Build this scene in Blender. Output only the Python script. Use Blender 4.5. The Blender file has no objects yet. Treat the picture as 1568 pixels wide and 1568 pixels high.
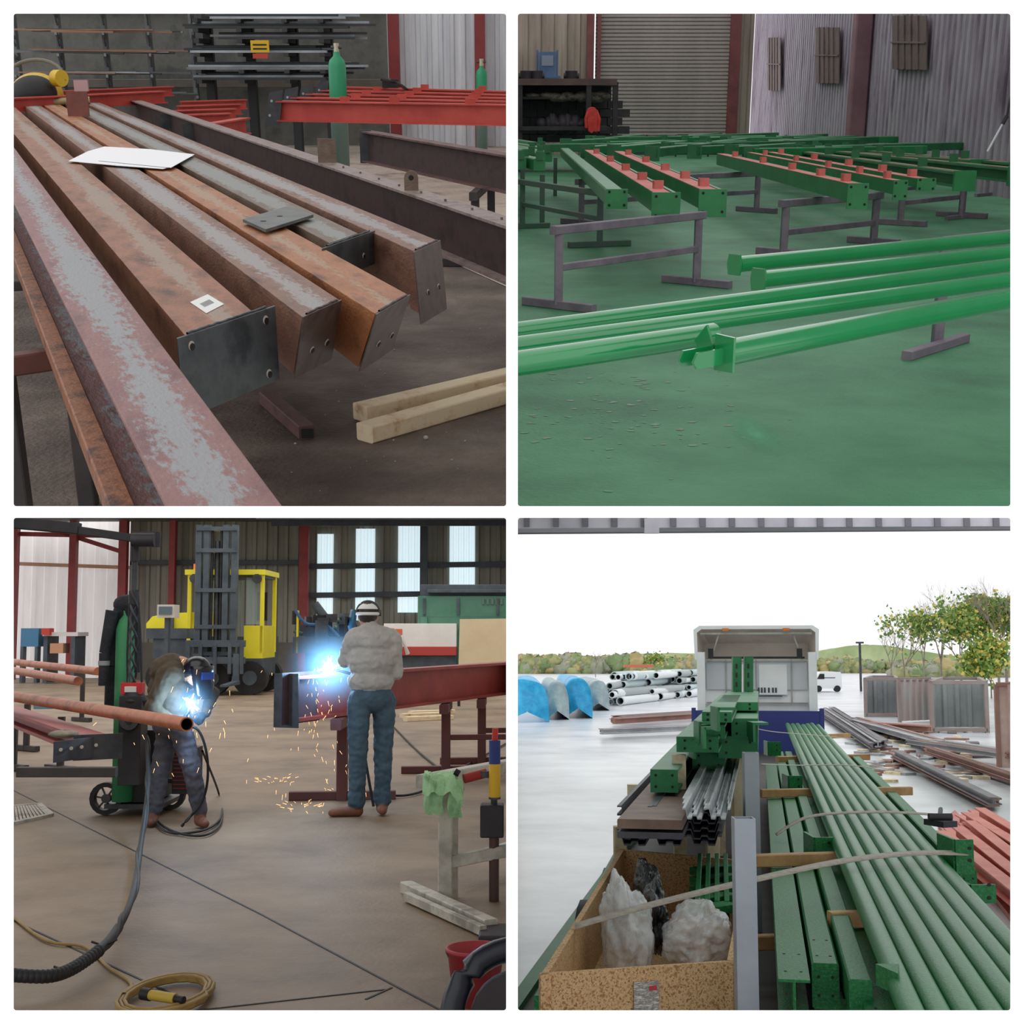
import bpy,bmesh,math,random
from mathutils import Vector,Matrix,noise as mnoise
random.seed(7)
F=2030.0;C0=784.0;CZ=1.6
V=Vector;Z=V((0,0,1))
sc=bpy.context.scene
sc.view_settings.view_transform='Standard'
# ------------------------------------------------------------------ materials
def lin(c):
    r=[]
    for x in c:
        x=x/255.0
        r.append(x/12.92 if x<=.04045 else ((x+.055)/1.055)**2.4)
    return (r[0],r[1],r[2],1)
MC={}
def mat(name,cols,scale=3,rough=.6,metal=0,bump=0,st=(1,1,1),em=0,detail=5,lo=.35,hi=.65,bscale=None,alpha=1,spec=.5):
    if name in MC:return MC[name]
    m=bpy.data.materials.new(name);m.use_nodes=True
    nt=m.node_tree;N=nt.nodes;L=nt.links
    p=N['Principled BSDF'];p.inputs['Roughness'].default_value=rough;p.inputs['Metallic'].default_value=metal
    p.inputs['Specular IOR Level'].default_value=spec
    if isinstance(cols[0],(int,float)):cols=[cols]
    tc=N.new('ShaderNodeTexCoord');mp=N.new('ShaderNodeMapping');mp.inputs['Scale'].default_value=st
    L.new(tc.outputs['Object'],mp.inputs['Vector'])
    if len(cols)>1:
        nz=N.new('ShaderNodeTexNoise');nz.inputs['Scale'].default_value=scale;nz.inputs['Detail'].default_value=detail
        nz.inputs['Roughness'].default_value=.65
        L.new(mp.outputs[0],nz.inputs['Vector'])
        cr=N.new('ShaderNodeValToRGB');el=cr.color_ramp.elements
        n=len(cols)
        el[0].position=lo;el[0].color=lin(cols[0]);el[1].position=hi;el[1].color=lin(cols[-1])
        for i in range(1,n-1):
            e=el.new(lo+(hi-lo)*i/(n-1));e.color=lin(cols[i])
        L.new(nz.outputs['Fac'],cr.inputs['Fac']);L.new(cr.outputs[0],p.inputs['Base Color'])
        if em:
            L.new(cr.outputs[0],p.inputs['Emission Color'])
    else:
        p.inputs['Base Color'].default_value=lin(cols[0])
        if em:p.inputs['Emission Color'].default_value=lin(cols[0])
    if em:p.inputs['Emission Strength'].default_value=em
    if bump:
        n2=N.new('ShaderNodeTexNoise');n2.inputs['Scale'].default_value=bscale or scale*8;n2.inputs['Detail'].default_value=3
        L.new(mp.outputs[0],n2.inputs['Vector'])
        bp=N.new('ShaderNodeBump');bp.inputs['Strength'].default_value=bump;bp.inputs['Distance'].default_value=.02
        L.new(n2.outputs['Fac'],bp.inputs['Height']);L.new(bp.outputs[0],p.inputs['Normal'])
    if alpha<1:p.inputs['Alpha'].default_value=alpha
    MC[name]=m
    return m
def stripmat(name,base,scale_cols,hw,rough=.5,amt=.0):
    # rolled steel: rusty edges with a speckled pale mill-scale band along the middle of the member
    m=mat(name,base,scale=9,rough=rough,metal=.1,bump=.2,bscale=120,st=(1,.35,1),lo=.3,hi=.7)
    N=m.node_tree.nodes;L=m.node_tree.links;p=N['Principled BSDF'];src=p.inputs['Base Color'].links[0].from_socket
    tc=N.new('ShaderNodeTexCoord');sx=N.new('ShaderNodeSeparateXYZ');L.new(tc.outputs['Object'],sx.inputs[0])
    ab=N.new('ShaderNodeMath');ab.operation='ABSOLUTE';L.new(sx.outputs['X'],ab.inputs[0])
    mu=N.new('ShaderNodeMath');mu.operation='MULTIPLY';mu.inputs[1].default_value=-.55/hw;L.new(ab.outputs[0],mu.inputs[0])
    mp=N.new('ShaderNodeMapping');mp.inputs['Scale'].default_value=(1,.3,1);L.new(tc.outputs['Object'],mp.inputs[0])
    nz=N.new('ShaderNodeTexNoise');nz.inputs['Scale'].default_value=55;nz.inputs['Detail'].default_value=6;nz.inputs['Roughness'].default_value=.7;L.new(mp.outputs[0],nz.inputs['Vector'])
    n3=N.new('ShaderNodeTexNoise');n3.inputs['Scale'].default_value=3;L.new(mp.outputs[0],n3.inputs['Vector'])
    ad=N.new('ShaderNodeMath');ad.operation='ADD';L.new(mu.outputs[0],ad.inputs[0]);L.new(nz.outputs['Fac'],ad.inputs[1])
    ad2=N.new('ShaderNodeMath');ad2.operation='ADD';L.new(ad.outputs[0],ad2.inputs[0])
    m3=N.new('ShaderNodeMath');m3.operation='MULTIPLY';m3.inputs[1].default_value=.6;L.new(n3.outputs['Fac'],m3.inputs[0]);L.new(m3.outputs[0],ad2.inputs[1])
    mr=N.new('ShaderNodeMapRange');mr.inputs[1].default_value=.54-amt;mr.inputs[2].default_value=.66-amt;L.new(ad2.outputs[0],mr.inputs[0])
    ml=N.new('ShaderNodeMath');ml.operation='MULTIPLY';ml.inputs[1].default_value=.85;L.new(mr.outputs[0],ml.inputs[0])
    mx=N.new('ShaderNodeMix');mx.data_type='RGBA';L.new(ml.outputs[0],mx.inputs['Factor']);L.new(src,mx.inputs[6]);mx.inputs[7].default_value=lin(scale_cols)
    L.new(mx.outputs[2],p.inputs['Base Color']);return m
# ------------------------------------------------------------------ rooms (each hall has its own floor slope relative to the viewer)
class Room:
    def __init__(s,h,H,sx,sz):
        s.H=H;s.th=math.atan((C0-h)/F)
        s.R=Matrix.Rotation(s.th,3,'X');s.Ri=s.R.inverted()
        s.M=Matrix.Translation((0,0,CZ))@Matrix.Rotation(s.th,4,'X')@Matrix.Translation((0,0,-H))
        s.sx=sx;s.sz=sz
        s.planes=[(s.Ri@V((sx,0,0))),(s.Ri@V((0,0,sz)))]
    def dir(s,u,v):return s.Ri@V(((u-C0)/F,1,(C0-v)/F))
    def at(s,u,v,z=0):
        d=s.dir(u,v);t=(z-s.H)/d.z
        return V((d.x*t,d.y*t,z))
    def aty(s,u,v,y):
        d=s.dir(u,v);t=y/d.y
        return V((d.x*t,y,s.H+d.z*t))
    def vp(s,u,v):
        d=s.dir(u,v);d.z=0;return d.normalized()
R1=Room(50,1.6,-1,1);R2=Room(165,1.6,1,1);R3=Room(965,1.6,-1,-1);R4=Room(1010,2.6,1,-1)
class B:
    def __init__(s,room,name):
        s.r=room;s.name=name;s.bm=bmesh.new();s.mats=[]
    def mi(s,m):
        if m not in s.mats:s.mats.append(m)
        return s.mats.index(m)
    def add(s,vs,fs,m,smooth=False):
        bv=[s.bm.verts.new(v) for v in vs];k=s.mi(m)
        for f in fs:
            try:
                fc=s.bm.faces.new([bv[i] for i in f]);fc.material_index=k;fc.smooth=smooth
            except ValueError:pass
    def hexa(s,p,m):  # p: 4 bottom,4 top
        s.add(p,[(3,2,1,0),(4,5,6,7),(0,1,5,4),(1,2,6,5),(2,3,7,6),(3,0,4,7)],m)
    def box(s,c,sz,m,rz=0):
        c=V(c);x,y,z=sz[0]/2,sz[1]/2,sz[2]/2;r=Matrix.Rotation(rz,3,'Z')
        s.hexa([c+r@V(q) for q in [(-x,-y,-z),(x,-y,-z),(x,y,-z),(-x,y,-z),(-x,-y,z),(x,-y,z),(x,y,z),(-x,y,z)]],m)
    def frame(s,a,b):
        d=(b-a).normalized();up=V((0,1,0)) if abs(d.z)>.92 else Z
        sd=d.cross(up).normalized();return d,sd,sd.cross(d)
    def sec(s,a,b,poly,m,smooth=False):
        a=V(a);b=V(b);d,sd,up=s.frame(a,b);n=len(poly)
        vs=[a+sd*x+up*y for x,y in poly]+[b+sd*x+up*y for x,y in poly]
        fs=[(i,(i+1)%n,n+(i+1)%n,n+i) for i in range(n)]
        s.add(vs,fs,m,smooth)
        s.add(vs[:n],[tuple(range(n-1,-1,-1))],m);s.add(vs[n:],[tuple(range(n))],m)
    def bar(s,a,b,w,h,m):
        x,y=w/2,h/2;c=min(x,y)*.16
        s.sec(a,b,[(-x+c,-y),(x-c,-y),(x,-y+c),(x,y-c),(x-c,y),(-x+c,y),(-x,y-c),(-x,-y+c)],m)
    def ibeam(s,a,b,w,h,m,t=.014):   # a,b: top-centre
        x=w/2;q=t*.5
        s.sec(a,b,[(-x,-h),(x,-h),(x,-h+t),(q,-h+t),(q,-t),(x,-t),(x,0),(-x,0),(-x,-t),(-q,-t),(-q,-h+t),(-x,-h+t)],m)
    def cyl(s,a,b,r,m,r2=None,n=14):
        a=V(a);b=V(b);r2=r if r2 is None else r2;d,sd,up=s.frame(a,b)
        vs=[];
        for c,rr in ((a,r),(b,r2)):
            for i in range(n):
                t=2*math.pi*i/n;vs.append(c+sd*math.cos(t)*rr+up*math.sin(t)*rr)
        s.add(vs,[(i,(i+1)%n,n+(i+1)%n,n+i) for i in range(n)],m,True)
        s.add(vs[:n],[tuple(range(n-1,-1,-1))],m);s.add(vs[n:],[tuple(range(n))],m)
    def pipe(s,a,b,r,m,ri,mi=None,n=18): # hollow
        a=V(a);b=V(b);d,sd,up=s.frame(a,b);vs=[]
        for c,rr in ((a,r),(b,r),(a,ri),(b,ri)):
            for i in range(n):
                t=2*math.pi*i/n;vs.append(c+sd*math.cos(t)*rr+up*math.sin(t)*rr)
        j=lambda i:(i+1)%n
        s.add(vs,[(i,j(i),n+j(i),n+i) for i in range(n)],m,True)
        s.add(vs,[(2*n+i,3*n+i,3*n+j(i),2*n+j(i)) for i in range(n)],mi or m,True)
        s.add(vs,[(i,2*n+i,2*n+j(i),j(i)) for i in range(n)]+[(n+i,n+j(i),3*n+j(i),3*n+i) for i in range(n)],m)
    def tube(s,pts,r,m,n=8,r2=None):
        pts=[V(p) for p in pts];k=len(pts);vs=[]
        for i,p in enumerate(pts):
            d=(pts[min(i+1,k-1)]-pts[max(i-1,0)]).normalized()
            up=V((.3,1,.1)).normalized() if abs(d.z)>.7 else Z
            sd=d.cross(up).normalized();u=sd.cross(d)
            rr=r if r2 is None else r+(r2-r)*i/(k-1)
            for j in range(n):
                t=2*math.pi*j/n;vs.append(p+sd*math.cos(t)*rr+u*math.sin(t)*rr)
        fs=[(i*n+j,i*n+(j+1)%n,(i+1)*n+(j+1)%n,(i+1)*n+j) for i in range(k-1) for j in range(n)]
        s.add(vs,fs,m,True)
    def ball(s,c,r,m,nu=14,nv=9,zmin=-1,noise=0):
        c=V(c);r=V((r,r,r)) if isinstance(r,(int,float)) else V(r);vs=[];p0=math.asin(max(-1,zmin))
        for j in range(nv+1):
            ph=p0+(math.pi/2-p0)*j/nv
            for i in range(nu):
                t=2*math.pi*i/nu;k=1+(random.uniform(-noise,noise) if noise else 0)
                vs.append(c+V((r.x*math.cos(ph)*math.cos(t)*k,r.y*math.cos(ph)*math.sin(t)*k,r.z*math.sin(ph)*k)))
        s.add(vs,[(j*nu+i,j*nu+(i+1)%nu,(j+1)*nu+(i+1)%nu,(j+1)*nu+i) for j in range(nv) for i in range(nu)],m,True)
    def lathe(s,c,prof,m,n=20):
        c=V(c);vs=[]
        for r,z in prof:
            for i in range(n):
                t=2*math.pi*i/n;vs.append(c+V((r*math.cos(t),r*math.sin(t),z)))
        s.add(vs,[(j*n+i,j*n+(i+1)%n,(j+1)*n+(i+1)%n,(j+1)*n+i) for j in range(len(prof)-1) for i in range(n)],m,True)
    def quad(s,p,m):s.add([V(q) for q in p],[tuple(range(len(p)))],m)
    def plate(s,p,t,m):  # polygon list, thickness vector
        t=V(t);p=[V(q) for q in p];n=len(p)
        vs=p+[q+t for q in p]
        s.add(vs,[tuple(range(n-1,-1,-1)),tuple(range(n,2*n))]+[(i,(i+1)%n,n+(i+1)%n,n+i) for i in range(n)],m)
    def corr(s,p0,p1,z0,z1,m,pitch=.25,dep=.04):
        p0=V(p0);p1=V(p1);L=(p1-p0).length;d=(p1-p0)/L;n=d.cross(Z)
        k=max(1,int(L/pitch));vs=[]
        for i in range(k):
            for f,o in ((0,0),(.5,0),(.6,1),(.9,1)):
                q=p0+d*(L*(i+f)/k)+n*o*dep
                vs.append(V((q.x,q.y,z0)));vs.append(V((q.x,q.y,z1)))
        s.add(vs,[(2*i,2*i+2,2*i+3,2*i+1) for i in range(len(vs)//2-1)],m)
    def done(s,rz=0,bevel=0,clip=True,parent=None,floor=False):
        bm=s.bm
        if clip:
            for nrm in s.r.planes:
                bmesh.ops.bisect_plane(bm,geom=bm.verts[:]+bm.edges[:]+bm.faces[:],plane_co=V((0,0,s.r.H))+nrm*.006,plane_no=-nrm,clear_outer=True)
        if not bm.verts:
            bm.free();return None
        lo=V((min(v.co.x for v in bm.verts),min(v.co.y for v in bm.verts),min(v.co.z for v in bm.verts)))
        hi=V((max(v.co.x for v in bm.verts),max(v.co.y for v in bm.verts),max(v.co.z for v in bm.verts)))
        c=(lo+hi)/2;c.z=lo.z
        T=Matrix.Translation(c)@Matrix.Rotation(rz,4,'Z');Ti=T.inverted()
        bm.transform(Ti)
        if rz:  # centre long members exactly on their own axis
            mx=(min(v.co.x for v in bm.verts)+max(v.co.x for v in bm.verts))/2
            bm.transform(Matrix.Translation((-mx,0,0)));T=T@Matrix.Translation((mx,0,0))
        bmesh.ops.recalc_face_normals(bm,faces=bm.faces[:])
        me=bpy.data.meshes.new(s.name);bm.to_mesh(me);bm.free()
        for m in s.mats:me.materials.append(m)
        o=bpy.data.objects.new(s.name,me);sc.collection.objects.link(o)
        o.matrix_world=s.r.M@T
        if parent:
            o.parent=parent;o.matrix_parent_inverse=parent.matrix_world.inverted()
        if bevel:
            md=o.modifiers.new('bevel','BEVEL');md.width=bevel;md.segments=2;md.limit_method='ANGLE'
        return o
def smooth_path(pts,n=8):
    out=[];P=[V(p) for p in pts];P=[P[0]]+P+[P[-1]]
    for i in range(1,len(P)-2):
        for k in range(n):
            t=k/n;a,b,c,d=P[i-1],P[i],P[i+1],P[i+2]
            out.append(.5*((2*b)+(c-a)*t+(2*a-5*b+4*c-d)*t*t+(3*b-a-3*c+d)*t**3))
    out.append(P[-2]);return out
def trestle(b,p0,p1,zt,m,w=.06,foot=.5,brace=.5,ext=.1):
    p0=V(p0);p1=V(p1);d=(p1-p0);d.z=0;d.normalize();n=V((-d.y,d.x,0))
    a=V((p0.x,p0.y,zt-w/2));c=V((p1.x,p1.y,zt-w/2))
    b.bar(a-d*ext,c+d*ext,w,w,m)
    for q in (a,c):
        b.bar(V((q.x,q.y,w/2)),V((q.x,q.y,zt-w)),w,w,m)
        g=V((q.x,q.y,w/2));b.bar(g-n*foot/2,g+n*foot/2,w,w,m)
    if brace:b.bar(V((p0.x,p0.y,zt*brace)),V((p1.x,p1.y,zt*brace)),w*.8,w*.8,m)
# ================================================================== white border frame standing for the gutters between the four views
def build_border_frame():
    bm=bmesh.new();D=1.6;k=D/F;T=.045
    def ring(x0,x1,y0,y1,rad=4):
        pts=[]
        for cx,cy,a0 in ((x1-rad,y1-rad,0),(x0+rad,y1-rad,90),(x0+rad,y0+rad,180),(x1-rad,y0+rad,270)):
            for i in range(5):
                a=math.radians(a0+i*22.5);pts.append((cx+rad*math.cos(a),cy+rad*math.sin(a)))
        return pts
    outer=[(-960,-960),(960,-960),(960,960),(-960,960)]
    rings=[ring(*q) for q in ((-763,-9,9,763),(9,763,9,763),(-763,-9,-763,-9),(9,763,-763,-9))]
    for yy in (0,1):
        edges=[]
        for rg in [outer]+rings:
            s_=1.0 if rg is outer or yy==0 else 1+T/D*1.02
            vs=[bm.verts.new((x*k*s_,D+yy*T,CZ+y*k*s_)) for x,y in rg]
            rgv=[bm.edges.new((vs[i],vs[(i+1)%len(vs)])) for i in range(len(vs))]
            edges+=rgv
            if yy==0:
                if rg is outer:store=[]
                store.append(vs)
            else:
                a=store[[id(q) for q in [outer]+rings].index(id(rg))]
                for i in range(len(vs)):
                    j=(i+1)%len(vs);bm.faces.new((a[i],a[j],vs[j],vs[i]))
        bmesh.ops.triangle_fill(bm,use_beauty=True,edges=edges)
    bmesh.ops.recalc_face_normals(bm,faces=bm.faces[:])
    me=bpy.data.meshes.new('border_frame');bm.to_mesh(me);bm.free()
    me.materials.append(mat('border_white',(252,252,252),rough=.9))
    o=bpy.data.objects.new('border_frame',me);sc.collection.objects.link(o)
build_border_frame()
def simple(name,lo,hi,m):
    bm=bmesh.new();bmesh.ops.create_cube(bm,size=1)
    lo=V(lo);hi=V(hi);c=(lo+hi)/2;sz=hi-lo
    for v in bm.verts:v.co=V((v.co.x*sz.x,v.co.y*sz.y,v.co.z*sz.z))
    me=bpy.data.meshes.new(name);bm.to_mesh(me);bm.free();me.materials.append(m)
    o=bpy.data.objects.new(name,me);o.location=c;sc.collection.objects.link(o);return o
simple('wall_partition',(-.005,1.66,CZ-4),(.005,56,CZ+16),mat('partition_paint',[(236,235,232),(226,224,220)],scale=1))

# common metals
steel_dk=mat('dark_steel',[(52,54,58),(80,82,86)],scale=4,rough=.5,metal=.3)
blackm=mat('black_rubber',[(18,18,20),(34,34,36)],scale=6,rough=.6)
# ================================================================== HALL 1 : rusty box sections
r=R1
b=B(r,'floor');b.quad([(-16,1,0),(0.5,1,0),(.5,23,0),(-16,23,0)],mat('oily_concrete',[(72,60,52),(106,92,82),(144,130,118)],scale=1.6,rough=.75,bump=.5,bscale=40,lo=.3,hi=.72,detail=9));b.done()
b=B(r,'floor_light_patch');vs=[]  # brighter lit stretch of floor, painted as a paler colour
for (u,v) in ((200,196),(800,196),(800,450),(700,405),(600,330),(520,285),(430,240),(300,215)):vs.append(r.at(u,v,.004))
b.quad(vs,mat('lit_concrete',[(168,154,140),(196,182,168),(146,132,120)],scale=1.5,rough=.7,bump=.3,bscale=30));b.done()
blk=mat('block_wall',[(84,88,86),(118,118,112),(100,100,96)],scale=2)
YW=20.5
a0=r.aty(-20,100,YW);a1=r.aty(594,100,YW);a2=r.aty(800,100,YW)
b=B(r,'wall_back');b.plate([(a0.x,YW+.15,0),(a1.x,YW+.15,0),(a1.x,YW+.15,4),(a0.x,YW+.15,4)],(0,.2,0),blk)
b.corr((a1.x,YW,0),(a2.x,YW,0),.0,4,mat('light_cladding',[(204,208,216),(232,235,240)],scale=2,st=(3,1,.3)),.16,.03)
redp=mat('red_oxide_paint',[(176,60,52),(198,82,70)],scale=3,rough=.5)
redd=mat('red_column_paint',[(150,60,60),(128,48,48)],scale=2)
for u in (604,735):
    q=r.aty(u,100,YW-.2);b.box((q.x,q.y,2),(.15,.2,4),redd)
for z_ in (.9,2.0):
    b.bar((a0.x,YW-.0,z_),(a1.x,YW-.0,z_),.1,.12,mat('wall_rail',[(124,116,106),(104,98,90)],scale=2))
b.done()
# left bar rack
cols=[mat('stock_grey',[(100,106,110),(136,138,138)],scale=2),mat('stock_rust',[(132,98,78),(160,122,98)],scale=2),mat('stock_dark',(52,54,56)),mat('stock_blue',[(130,142,152),(172,180,186)],scale=2)]
b=B(r,'bar_storage_rack')
y=19.3
for u in (28,95,165,232,298):
    q=r.aty(u,100,y);b.bar((q.x,y,0),(q.x,y,2.3),.06,.12,cols[0])
    for i in range(7):
        z=.45+i*.27;b.bar((q.x,y,z),(q.x+.12,y-.5,z+.06),.03,.04,cols[0]);b.bar((q.x,y,z-.12),(q.x+.1,y-.4,z+.03),.02,.02,cols[0])
for i in range(7):
    z=.5+i*.27
    for j in range(9):
        u0=random.uniform(-10,120);u1=random.uniform(170,305)
        q0=r.aty(u0,100,y-.45+j*.05);q1=r.aty(u1,100,y)
        b.bar((q0.x,y-.45+j*.05,z+.03+random.uniform(0,.05)),(q1.x,y-.45+j*.05,z+.03+random.uniform(-.01,.03)),.04,random.uniform(.012,.03),random.choice(cols))
b.done()
b=B(r,'plate_storage_rack')
for u in (322,385,452,505):
    q=r.aty(u,100,y);b.bar((q.x,y,0),(q.x,y,2.5),.12,.14,cols[2])
for v,u0,u1 in ((42,300,585),(58,330,570),(78,300,520),(103,298,575),(118,310,545),(28,320,560)):
    z=r.aty(400,v,y).z
    for j in range(6):
        q0=r.aty(u0+random.uniform(0,25),100,y);q1=r.aty(u1-random.uniform(0,50),100,y)
        yy=y-.7+j*.11
        b.bar((q0.x,yy,z+j%3*.03),(q1.x,yy,z+j%3*.03),.1,.03,cols[random.choice([0,2,2,3])])
    for u in (322,385,452,505):
        q=r.aty(u,100,y);b.bar((q.x,y,z-.05),(q.x,y-.75,z-.03),.07,.06,cols[2])
b.done()
b=B(r,'yellow_warning_sign');q=r.aty(398,71,18.4)
b.box((q.x,q.y,q.z),(.24,.02,.15),mat('sign_yellow',(225,180,30)));b.box((q.x,q.y-.012,q.z+.02),(.18,.004,.02),blackm);b.box((q.x,q.y-.012,q.z-.03),(.18,.004,.02),blackm);b.box((q.x,q.y,q.z-.12),(.2,.02,.06),mat('sign_red',(190,70,50)))
b.bar((q.x,q.y+.02,q.z+.05),(q.x,q.y+.5,q.z+.05),.03,.03,cols[2]);b.done()
# gas cylinders
cg=mat('cylinder_green',(40,150,105),rough=.35);cgr=mat('cylinder_grey_green',(115,145,138),rough=.4)
def gascyl(u,vb,vt,y,R_,name='gas_cylinder'):
    q=r.aty(u,100,y);zt=r.aty(u,vt,y).z
    b=B(r,name)
    b.lathe((q.x,y,0),[(0,0),(R_,0.0),(R_,zt*.62)],cgr)
    b.lathe((q.x,y,0),[(R_,zt*.62),(R_,zt*.84),(R_*.85,zt*.88),(R_*.4,zt*.91),(R_*.35,zt*.94)],cg)
    b.cyl((q.x,y,zt*.93),(q.x,y,zt),.03,mat('brass',(190,185,160),metal=.6,rough=.3));b.cyl((q.x-.06,y,zt*.97),(q.x+.06,y,zt*.97),.018,steel_dk)
    b.tube([(q.x+R_,y-.02,zt*.5),(q.x,y-R_*1.05,zt*.5),(q.x-R_,y-.02,zt*.5)],.012,steel_dk,5)
    b.done()
gascyl(516,198,66,15.5,.098);gascyl(737,130,90,18.5,.075)
b=B(r,'welding_machine');q=r.at(547,212,0)
b.box((q.x,q.y,.3),(.36,.5,.4),blackm);b.box((q.x,q.y-.26,.35),(.3,.02,.2),cols[0]);b.bar((q.x-.15,q.y-.2,.55),(q.x+.15,q.y-.2,.55),.03,.03,steel_dk)
for sx in (-.2,.2):b.cyl((q.x+sx-.03,q.y,.1),(q.x+sx+.03,q.y,.1),.1,blackm)
b.done(bevel=.01)
# red beams on trestles
tdk=mat('trestle_dark',[(48,46,48),(70,64,62)],scale=3)
b=B(r,'red_steel_beam')
zt=.95
for i in range(5):
    p0=r.at(418+i*24,154-i*5.5,zt);p1=r.at(800,160-i*5,zt)
    b.ibeam(p0,p1,.13,.2,redp)
    d=(p1-p0).normalized()
    q=p0+V((0,-.06,0));b.plate([q+V((-.02,0,.08)),q+V((.12,0,.11)),q+V((.07,0,-.22)),q+V((-.09,0,-.26))],(0,-.02,0),steel_dk)
    for zz_ in (-.0,-.14):b.cyl(q+V((zz_*.2,-.021,zz_)),q+V((zz_*.2,-.026,zz_)),.014,cols[3],n=8)
    for k in (.3,.5,.8):
        c=p0+(p1-p0)*k;b.box(c+V((0,0,.025)),(.1,.02,.05),redp)
b.tube(smooth_path([r.at(585,122,1.0),r.at(600,124,1.1),r.at(625,140,.9),r.at(640,170,.6),r.at(622,190,.3)]),.02,blackm);b.box(r.at(598,128,1.0),(.2,.1,.1),blackm)
b.done()
b=B(r,'steel_trestle')
for u in (490,640,705):
    q=r.at(u,190,0);trestle(b,(q.x,q.y-1.2,0),(q.x+.1,q.y+1.4,0),.74,tdk)
b.done()
b=B(r,'red_steel_beam')
for i in range(4):
    p0=r.at(262+i*5,176-i*7,.8);p1=r.at(352+i*8,173-i*7,.8)
    b.ibeam(p0,p1,.1,.12,redp)
p0=r.at(300,192,.8);p1=r.at(375,180,.8);b.ibeam(p0,p1,.12,.16,redp);b.box(p0+V((-.02,-.05,-.08)),(.18,.02,.2),steel_dk)
p0=r.at(262,180,.8);b.box(p0+V((-.02,-.05,-.04)),(.16,.02,.16),steel_dk)
b.done()
b=B(r,'steel_trestle');q=r.at(318,205,0);trestle(b,(q.x-.55,q.y,0),(q.x+.55,q.y,0),.66,tdk);trestle(b,(q.x-.55,q.y+1.6,0),(q.x+.65,q.y+1.6,0),.66,tdk);b.done()
b=B(r,'red_steel_beam');b.ibeam(r.at(15,142,.95),r.at(262,132,.95),.1,.12,redp)
b.ibeam(r.at(15,150,.95),r.at(250,139,.95),.12,.14,redp);b.done()
b=B(r,'steel_trestle');q=r.at(226,186,0);trestle(b,(q.x,q.y-.4,0),(q.x,q.y+1.5,0),.8,tdk);q=r.at(60,186,0);trestle(b,(q.x,q.y-.4,0),(q.x,q.y+1.5,0),.8,tdk);b.done()
# brown I beam on the right
brn=mat('mill_steel_brown',[(76,52,50),(112,82,78),(92,62,58)],scale=5,rough=.55,metal=.1,st=(1,1,1))
brd=mat('mill_steel_web',[(48,36,36),(72,54,52),(60,42,42)],scale=5,rough=.6,metal=.1)
def ib2(b,p0,p1,w,h,mt,mw,t=.014):
    x=w/2;q=t*.5
    b.sec(p0,p1,[(-x,-t),(x,-t),(x,0),(-x,0)],mt);b.sec(p0,p1,[(-x,-h),(x,-h),(x,-h+t),(-x,-h+t)],mt)
    b.sec(p0,p1,[(-q,-h+t),(q,-h+t),(q,-t),(-q,-t)],mw)
b=B(r,'steel_i_beam')
p0=r.at(560,200,.8);p1=r.at(800,240,.8);ib2(b,p0,p1,.12,.26,brn,brd)
d=(p1-p0).normalized();n=V((-d.y,d.x,0))
b.box(p0+V((0,-.05,-.13)),(.1,.02,.28),steel_dk);b.done()
b=B(r,'steel_trestle');q=p0+(p1-p0)*.75;trestle(b,(q.x,q.y-.35,0),(q.x+.1,q.y+.6,0),.54,tdk);b.done()
# main set of sections, all running towards the same far point
e=r.vp(-110,50);ang=math.atan2(e.y,e.x)-math.pi/2
rustA=stripmat('rust_brown',[(84,50,34),(132,84,58),(156,102,72),(112,74,54)],(156,138,124),.1,amt=-.03)
rustB=stripmat('rust_scale',[(96,64,50),(136,98,80),(112,84,72)],(158,156,156),.1,amt=.0)
rustC=stripmat('mill_scale_grey',[(100,78,62),(126,112,98)],(142,146,144),.08,amt=.12)
rustO=stripmat('rust_amber',[(104,60,34),(156,98,60),(172,112,72),(124,78,52)],(168,142,118),.1,amt=-.12)
plateM=mat('bare_plate',[(58,64,68),(88,94,98),(72,76,80)],scale=5,rough=.4,metal=.4)
plateB=mat('bare_plate_brown',[(70,62,60),(104,92,88),(86,76,74)],scale=6,rough=.4,metal=.35)
hole=mat('hole_dark',(12,10,9))
holeb=mat('hole_light',(190,182,172))
def boxbeam(name,nl,nr,z,h,L,m,rake=0,plate=None,pm=plateM,pt=.012,holes=True,pw=.0):
    a=r.at(*nl,z);c=r.at(*nr,z)
    dn=V((0,0,-h))
    b=B(r,name);w=(c-a);wn=w.normalized()
    b.hexa([a+dn+e*rake,c+dn+e*rake,c+dn+e*L,a+dn+e*L,a,c,c+e*L,a+e*L],m)
    if plate:
        A,C=r.at(*plate[0],z+.008),r.at(*plate[1],z+.008);ph=plate[2];D_=V((0,0,-ph))+e*rake
        off=-e*.001
        b.plate([A+off,C+off,C+D_+off,A+D_+off],-e*pt,pm)
        nrm=(C-A).cross(D_).normalized()
        if nrm.y>0:nrm=-nrm
        if holes:
            for s_,t_ in ((.12,.14),(.88,.14),(.12,.86),(.88,.86)) if holes==4 else ((.35,.62),(.75,.62)):
                c0=A+(C-A)*s_+D_*t_-e*pt+nrm*.001
                hr=.0125 if holes==4 else .0105
                b.cyl(c0-nrm*.002,c0+nrm*.0012,hr,holeb,n=16);b.cyl(c0+V((0.002,0,-.003)),c0+nrm*.002+V((.002,0,-.003)),hr*.78,hole,n=16)
        b.tube([A+(C-A)*(.1+.8*i/20)+Z*.001+V((0,0,random.uniform(0,.003))) for i in range(21)],.004,pm,6)
    o=b.done(rz=ang,bevel=.004)
    return o
zt=.86
boxbeam('box_section_beam',(284,514),(388,478),zt,.19,13.5,rustA,0,((270,517),(420,467),.215),holes=4)
boxbeam('box_section_beam',(463,485),(520,459),zt,.2,13.5,rustB,.15,((463,484),(522,458),.21),pm=plateB,holes=2)
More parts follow.
